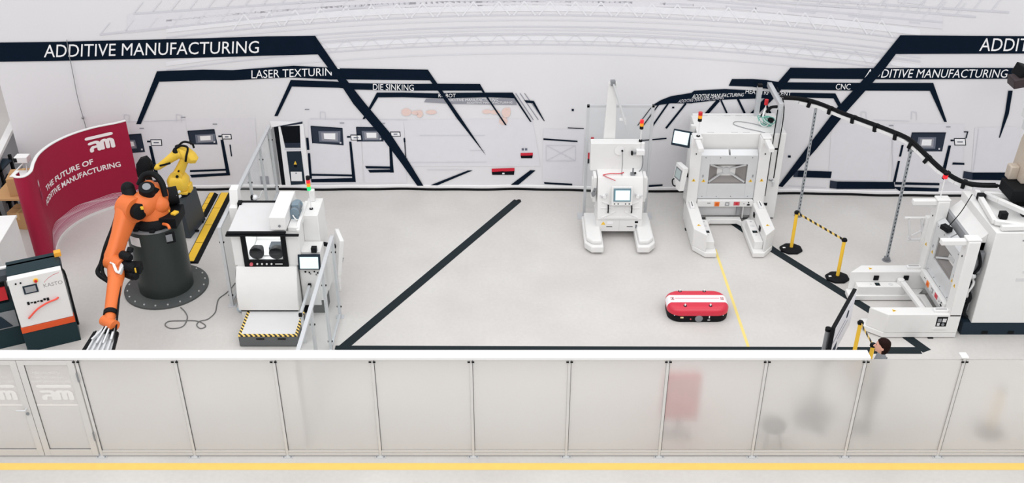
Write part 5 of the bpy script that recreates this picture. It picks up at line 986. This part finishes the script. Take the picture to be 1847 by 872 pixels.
b = MB(o); b.cyl((HX-.2, HY-.5, HZ), (HX-.2, HY-.42, HZ+.3), .12, STEEL, n=16); b.build('outlet_pipe', t)

# ================================================================== OVERHEAD CABLE RUN
def pY(u, v, Y):
    r = ray(u, v); q = Y/r[1]; return Vector((r[0]*q, Y, CAM_H+r[2]*q))
run = [Vector(p) for p in ((5.83, 20.32, 2.86), (6.18, 20.36, 2.82), (6.61, 20.36, 2.72), (7.02, 19.95, 2.67), (7.37, 19.5, 2.68), (7.67, 19.0, 2.72), (7.90, 18.57, 2.74), (8.05, 18.3, 2.66), (8.37, 17.9, 2.42), (8.62, 17.6, 2.32), (8.89, 17.38, 2.30), (9.30, 17.28, 2.33))]
t = thing('cable_run', 'black cable bundle on white channel running from gantry to right machine', 'cable run', run[6])
o = run[6]; b = MB(o); b.tube([p+Vector((0, 0, .07)) for p in run], .042, BLACK, 10, 5); b.tube([p+Vector((.02, -.05, .10)) for p in run], .026, BLACK, 8, 5); b.tube([p+Vector((-.02, .05, .09)) for p in run], .022, BLACK, 8, 5); b.build('cable_bundle', t)
b = MB(o)
for a, c in zip(run[1:-2], run[2:-1]): b.beam(a+Vector((0, 0, -.01)), c+Vector((0, 0, -.01)), .05, .07, WHITE2)
b.build('support_channel', t, .004, label='white support channel')
for i in range(1, 10):
    for q in (.5,):
        a = run[i].lerp(run[i+1], q); d = (run[i+1]-run[i]).normalized(); b = MB(o); b.beam(a-d*.035+Vector((0, 0, .02)), a+d*.035+Vector((0, 0, .02)), .13, .16, BLACK); b.build('cable_clip', t, .006)
STRUT = mat('galvanised_strut', (168, 172, 176), .45, .3)
for (x, y, zt, lab) in ((6.57, 20.36, 2.665, 'slotted steel pole under the cable run, beside the gantry station'), (7.99, 18.43, 2.63, 'slotted steel pole under the cable run, behind the sideways station')):
    t = thing('support_pole', lab, 'pole', (x, y, 0), 0, 'slotted poles holding up the cable run'); o = (x, y, 0)
    b = MB(o); b.bx(x-.028, x+.028, y-.02, y+.02, .015, zt, STRUT); b.build('slotted_strut', t, .003)
    b = MB(o)
    for k in range(int(zt/.09)-1): b.bx(x-.009, x+.009, y-.0215, y-.0195, .1+.09*k, .145+.09*k, NAVY)
    b.build('slot', t, smooth=False, label='row of dark slots', each=True); b = MB(o); b.rev((x, y, 0), (x, y, .015), [(0, .09), (1, .09)], STEEL, 16); b.bx(x-.05, x+.05, y-.045, y+.045, .015, .09, STEEL); b.build('foot_plate', t)

# ================================================================== BELT BARRIERS
def bpost(x, y, lab, base=True, belts=()):
    t = thing('barrier_post', lab, 'barrier post', (x, y, 0), 0, 'yellow barrier posts'); o = (x, y, 0)
    b = MB(o); b.rings([[(x+r*math.cos(PI/8+PI/4*i), y+r*.85*math.sin(PI/8+PI/4*i), z) for i in range(8)] for z, r in ((0, .25), (.04, .25), (.075, .2), (.08, .06))], BLACK); b.bx(x-.19, x-.13, y-.05, y+.0, .06, .078, WHITE2); b.build('base', t, .006, label='black rubber base')
    b = MB(o); b.cyl((x, y, .078), (x, y, .90), .036, SAFEY, n=20); b.build('pole', t); b = MB(o); b.cyl((x, y, .90), (x, y, .965), .042, BLACK, n=20); b.bx(x-.05, x+.05, y-.03, y+.03, .90, .95, BLACK); b.build('belt_head', t, .004)
    for p in belts:
        b = MB(o); d = (Vector(p)-Vector((x, y, .92))); d.normalize(); b.beam(Vector((x, y, .925))+d*.05, Vector(p)-d*.05, .006, .05, BELT, up=(0, 0, 1)); b.build('belt', t, smooth=False, label='black and yellow striped belt')
    return t
bpost(6.05, 18.86, 'yellow barrier post left end of striped belt, by the docking station', belts=((6.74, 17.72, .925),))
bpost(6.74, 17.72, 'yellow barrier post at the right end of the striped belt')
bpost(6.22, 14.84, 'yellow barrier post beside the display board, before the sideways station', belts=((6.24, 14.17, .925),))
bpost(6.24, 14.17, 'yellow barrier post directly in front of the person', belts=())
bpost(7.98, 13.0, 'yellow barrier post blurred behind the rightmost frosted pane')

# ================================================================== DISPLAY BOARD
DX, DY, DRZ = 5.45, 13.77, math.atan2(1.09, .65)
t = thing('display_board', 'slim black display screen on a grey stand, seen almost edge on', 'display', (DX, DY, 0), DRZ)
b = MB(); b.bx(-.66, .66, -.035, .03, 1.260, 2.000, BLACK); s_ = b.build('screen_case', t, .012)
b = MB(); b.bx(-.64, .64, -.041, -.036, 1.280, 1.980, mat('screen_image', (222, 222, 228), .35)); b.bx(-.64, -.30, -.044, -.041, 1.320, 1.520, INKSLATE); b.bx(-.64, .1, -.044, -.041, 1.680, 1.710, INKGREY); b.rev((.2, -.041, 1.76), (.2, -.046, 1.76), [(0, .07), (1, .07)], INKSLATE, 16); b.bx(-.3, .3, -.044, -.041, 1.560, 1.585, INKGREY); b.bx(.3, .64, -.044, -.041, 1.810, 1.860, INKLIGHT); b.build('screen_picture', s_, smooth=False, label='pale screen picture with slate shapes')
b = MB(); b.cyl((-.52, .09, .03), (-.52, .09, 1.82), .045, STEEL, n=18); b.cyl((-.52, .09, 1.82), (-.52, .09, 1.87), .05, BLACK, n=18); b.bx(-.56, -.48, .03, .06, 1.4, 1.5, BLACK); b.build('stand_pole', t); b = MB(); b.bx(-.85, -.1, -.2, .35, 0, .03, DGREY); b.build('stand_base', t, .006); b = MB(); b.bx(.05, .2, .03, .08, 1.55, 1.75, BLACK); b.bx(.3, .34, .03, .06, 1.6, 1.7, WHITE2); b.build('wall_bracket', t, .004, each=True)
# red stand seen blurred through the frosted glass
t = thing('red_stand', 'blurred red stand close behind the frosted glass, below the red transport robot', 'stand', (2.76, 12.97, 0)); o = (2.76, 12.97, 0)
b = MB(o); b.bx(2.46, 3.06, 12.9, 13.04, .35, 1.25, RED); b.build('panel', t, .02); b = MB(o); b.bx(2.54, 2.98, 12.82, 13.12, 0, .03, STEEL); b.bx(2.72, 2.80, 12.95, 12.99, .03, .35, STEEL); b.build('foot', t, .006)
t = thing('round_stool', 'dark round stool blurred low behind the frosted glass near the display board', 'stool', (4.28, 12.76, 0)); o = (4.28, 12.76, 0)
b = MB(o); b.rev((4.28, 12.76, .34), (4.28, 12.76, .42), [(0, .2), (.7, .21), (1, .18)], DGREY, 24); b.build('seat', t)
for k in range(4):
    a = PI/4+PI/2*k; b = MB(o); b.cyl((4.28+.2*math.cos(a), 12.76+.2*math.sin(a), 0), (4.28+.1*math.cos(a), 12.76+.1*math.sin(a), .34), .016, DGREY, n=10); b.build('leg', t)

# ================================================================== BLACK SPOTLIGHT, TOP RIGHT
t = thing('hanging_projector', 'black projector hung on a bracket at the top right corner', 'projector', (10.55, 20.0, 3.55)); o = (10.55, 20.0, 3.55)
b = MB(o); b.obx((10.72, 20.0, 3.62), (.42, .4, .26), BLACK, Matrix.Rotation(.3, 3, 'Y')); b.obx((10.55, 19.9, 3.50), (.34, .36, .2), mat('dark_brown_housing', (58, 48, 50), .5), Matrix.Rotation(-.2, 3, 'Y')); b.build('housing', t, .02)
b = MB(o); b.tube([(10.6, 19.9, 3.75), (10.8, 19.85, 3.8), (11.1, 19.9, 3.7), (11.5, 20.0, 3.6)], .05, BLACK, 8, 5); b.tube([(10.7, 20.1, 3.7), (11.0, 20.0, 3.66), (11.4, 20.1, 3.7)], .035, BLACK, 8, 5); b.build('cable', t, each=True); b = MB(o); b.bx(10.8, 12.2, 19.98, 20.06, 3.42, 3.5, STEEL); b.bx(12.12, 12.2, 19.98, 20.06, 0, 3.5, STEEL); b.build('bracket', t, .004)

# ================================================================== PERSON
def person():
    bx, by = 5.93, 13.08
    t = thing('person', 'person with short dark hair in grey shirt behind the partition, facing left', 'person', (bx, by, 0), -.5)
    o = Vector((bx, by, 0))
    def skin(name, verts, edges, radii, root):
        me = bpy.data.meshes.new(name); me.from_pydata(verts, edges, []); ob = bpy.data.objects.new(name, me); C.objects.link(ob)
        sk = ob.modifiers.new('s', 'SKIN'); sk.use_smooth_shade = True
        for i, r in enumerate(radii):
            d = me.skin_vertices[0].data[i]; rr_ = r if isinstance(r, tuple) else (r, r); d.radius = rr_; d.use_root = (i == root)
        su = ob.modifiers.new('u', 'SUBSURF'); su.levels = 2; su.render_levels = 2
        dg = bpy.context.evaluated_depsgraph_get(); out = bpy.data.meshes.new_from_object(ob.evaluated_get(dg)); bpy.data.objects.remove(ob); return out
    # facing -x; y is the person's left/right (left hand towards -y... camera side)
    V = [(0, 0, .95), (-.0, 0, 1.12), (-.0, 0, 1.32), (.02, 0, 1.46), (.01, 0, 1.56), (-.02, 0, 1.66)]
    Ed = [(0, 1), (1, 2), (2, 3), (3, 4), (4, 5)]; Rr = [(.12, .15), (.11, .145), (.12, .165), (.09, .14), .058, .062]
    for s_ in (-1, 1):
        k = len(V); V += [(.0, .19*s_, 1.43), (.03, .23*s_, 1.15), (-.22, .17*s_, 1.08), (-.30, .14*s_, 1.10)]; Ed += [(3, k), (k, k+1), (k+1, k+2), (k+2, k+3)]; Rr += [.06, .045, .036, .034]
        h = len(V)-1
        for f, (dy, ln) in enumerate(((-.03, .075), (-.01, .085), (.01, .08), (.03, .065))):
            k = len(V); V += [(-.37, .14*s_+dy*1.0, 1.11), (-.37-ln*.6, .14*s_+dy*.9, 1.10), (-.37-ln*.8, .14*s_+dy*.8, 1.075)]; Ed += [(h, k), (k, k+1), (k+1, k+2)]; Rr += [.012, .0095, .008]
        k = len(V); V += [(-.33, .14*s_-.05*s_, 1.12), (-.38, .14*s_-.06*s_, 1.12)]; Ed += [(h, k), (k, k+1)]; Rr += [.013, .01]
        k = len(V); V += [(.0, .1*s_, .88), (-.01, .11*s_, .5), (.02, .11*s_, .09), (-.12, .12*s_, .04)]; Ed += [(0, k), (k, k+1), (k+1, k+2), (k+2, k+3)]; Rr += [.095, .06, .045, .035]
    body = skin('b', V, Ed, Rr, 0)
    b = MB()
    # head: stacked profile rings, face towards -x
    hz = 1.60
    prof = [(.0, .055, .05, .0), (.02, .075, .062, -.012), (.05, .088, .070, -.012), (.09, .098, .075, -.006), (.13, .102, .078, .0), (.17, .100, .078, .006), (.21, .088, .07, .010), (.235, .064, .052, .012), (.25, .03, .025, .012)]
    rs = []
    for dz, rx, ry, cx_ in prof:
        rs.append([(-.02+cx_+rx*math.cos(2*PI*i/24), ry*math.sin(2*PI*i/24), hz+dz) for i in range(24)])
    b.rings(rs, SKIN)
    b.capsule((-.115, 0, hz+.12), (-.14, 0, hz+.085), .012, .017, SKIN, 10, 3); b.capsule((-.10, -.03, hz+.145), (-.10, .03, hz+.145), .014, .014, SKIN, 8, 3)
    b.capsule((-.108, -.02, hz+.048), (-.108, .02, hz+.048), .010, .010, SKIN, 8, 3); b.capsule((-.098, -.012, hz+.012), (-.098, .012, hz+.012), .018, .018, SKIN, 8, 3)
    for s_ in (-1, 1): b.ball((.0, .08*s_, hz+.11), .032, SKIN, (.75, .35, 1.05))
    me0 = b.build('h'); bm = bmesh.new(); bm.from_mesh(body); bm.from_mesh(me0.data); me = bpy.data.meshes.new('body'); bm.to_mesh(me); bm.free(); bpy.data.objects.remove(me0)
    me.materials.append(SKIN); ob = bpy.data.objects.new('body', me); C.objects.link(ob); ob.parent = t
    for p in me.polygons: p.material_index = 0
    rm = ob.modifiers.new('weld', 'REMESH'); rm.mode = 'VOXEL'; rm.voxel_size = .009; rm.use_smooth_shade = True
    sm = ob.modifiers.new('soft', 'SMOOTH'); sm.iterations = 2
    b = MB(); rs = []
    for j, (dz, rb, ry, fr) in enumerate(((.0, .074, .058, -.03), (.03, .090, .068, -.02), (.06, .100, .076, .0), (.10, .110, .082, .012), (.14, .115, .086, .03), (.18, .113, .087, .092), (.215, .103, .080, .096), (.245, .078, .062, .074), (.262, .042, .034, .038), (.268, .006, .005, .006))):
        rs.append([(-.004+(rb if math.cos(a) > 0 else fr)*math.cos(a)*(1+.025*math.sin(5*a+j)), ry*math.sin(a), hz+dz) for a in [2*PI*i/28 for i in range(28)]])
    b.rings(rs, HAIR); b.build('hair', t, label='short dark brown hair')
    b = MB()
    for s_ in (-1, 1): b.ball((-.108, .028*s_, hz+.125), .009, BLACK); b.capsule((-.112, .015*s_, hz+.148), (-.106, .045*s_, hz+.15), .005, .004, HAIR, 6, 2)
    b.build('eye', t, each=True)
    Vt = [(0, 0, .92), (-.0, 0, 1.12), (-.0, 0, 1.32), (.02, 0, 1.44)]; Et = [(0, 1), (1, 2), (2, 3)]; Rt = [(.14, .17), (.13, .165), (.14, .185), (.10, .15)]
    for s_ in (-1, 1):
        k = len(Vt); Vt += [(.0, .19*s_, 1.43), (.03, .23*s_, 1.15), (-.08, .21*s_, 1.11)]; Et += [(3, k), (k, k+1), (k+1, k+2)]; Rt += [.075, .06, .052]
    me = skin('s', Vt, Et, Rt, 0); me.materials.clear(); me.materials.append(SHIRT); s2 = bpy.data.objects.new('shirt', me); C.objects.link(s2); s2.parent = t; s2['label'] = 'grey short shirt'
    Vt = [(0, 0, .97), (0, 0, .9)]; Et = [(0, 1)]; Rt = [(.135, .165), (.135, .165)]
    for s_ in (-1, 1):
        k = len(Vt); Vt += [(.0, .1*s_, .82), (-.01, .11*s_, .5), (.02, .11*s_, .08)]; Et += [(1, k), (k, k+1), (k+1, k+2)]; Rt += [.11, .08, .07]
    me = skin('t', Vt, Et, Rt, 0); me.materials.clear(); me.materials.append(TROUSER); s2 = bpy.data.objects.new('trousers', me); C.objects.link(s2); s2.parent = t; s2['label'] = 'grey trousers'
    for s_ in (-1, 1):
        b = MB(); b.capsule((.05, .11*s_, .055), (-.16, .12*s_, .045), .055, .045, DGREY, 14, 4); b.build('shoe', t)
person()
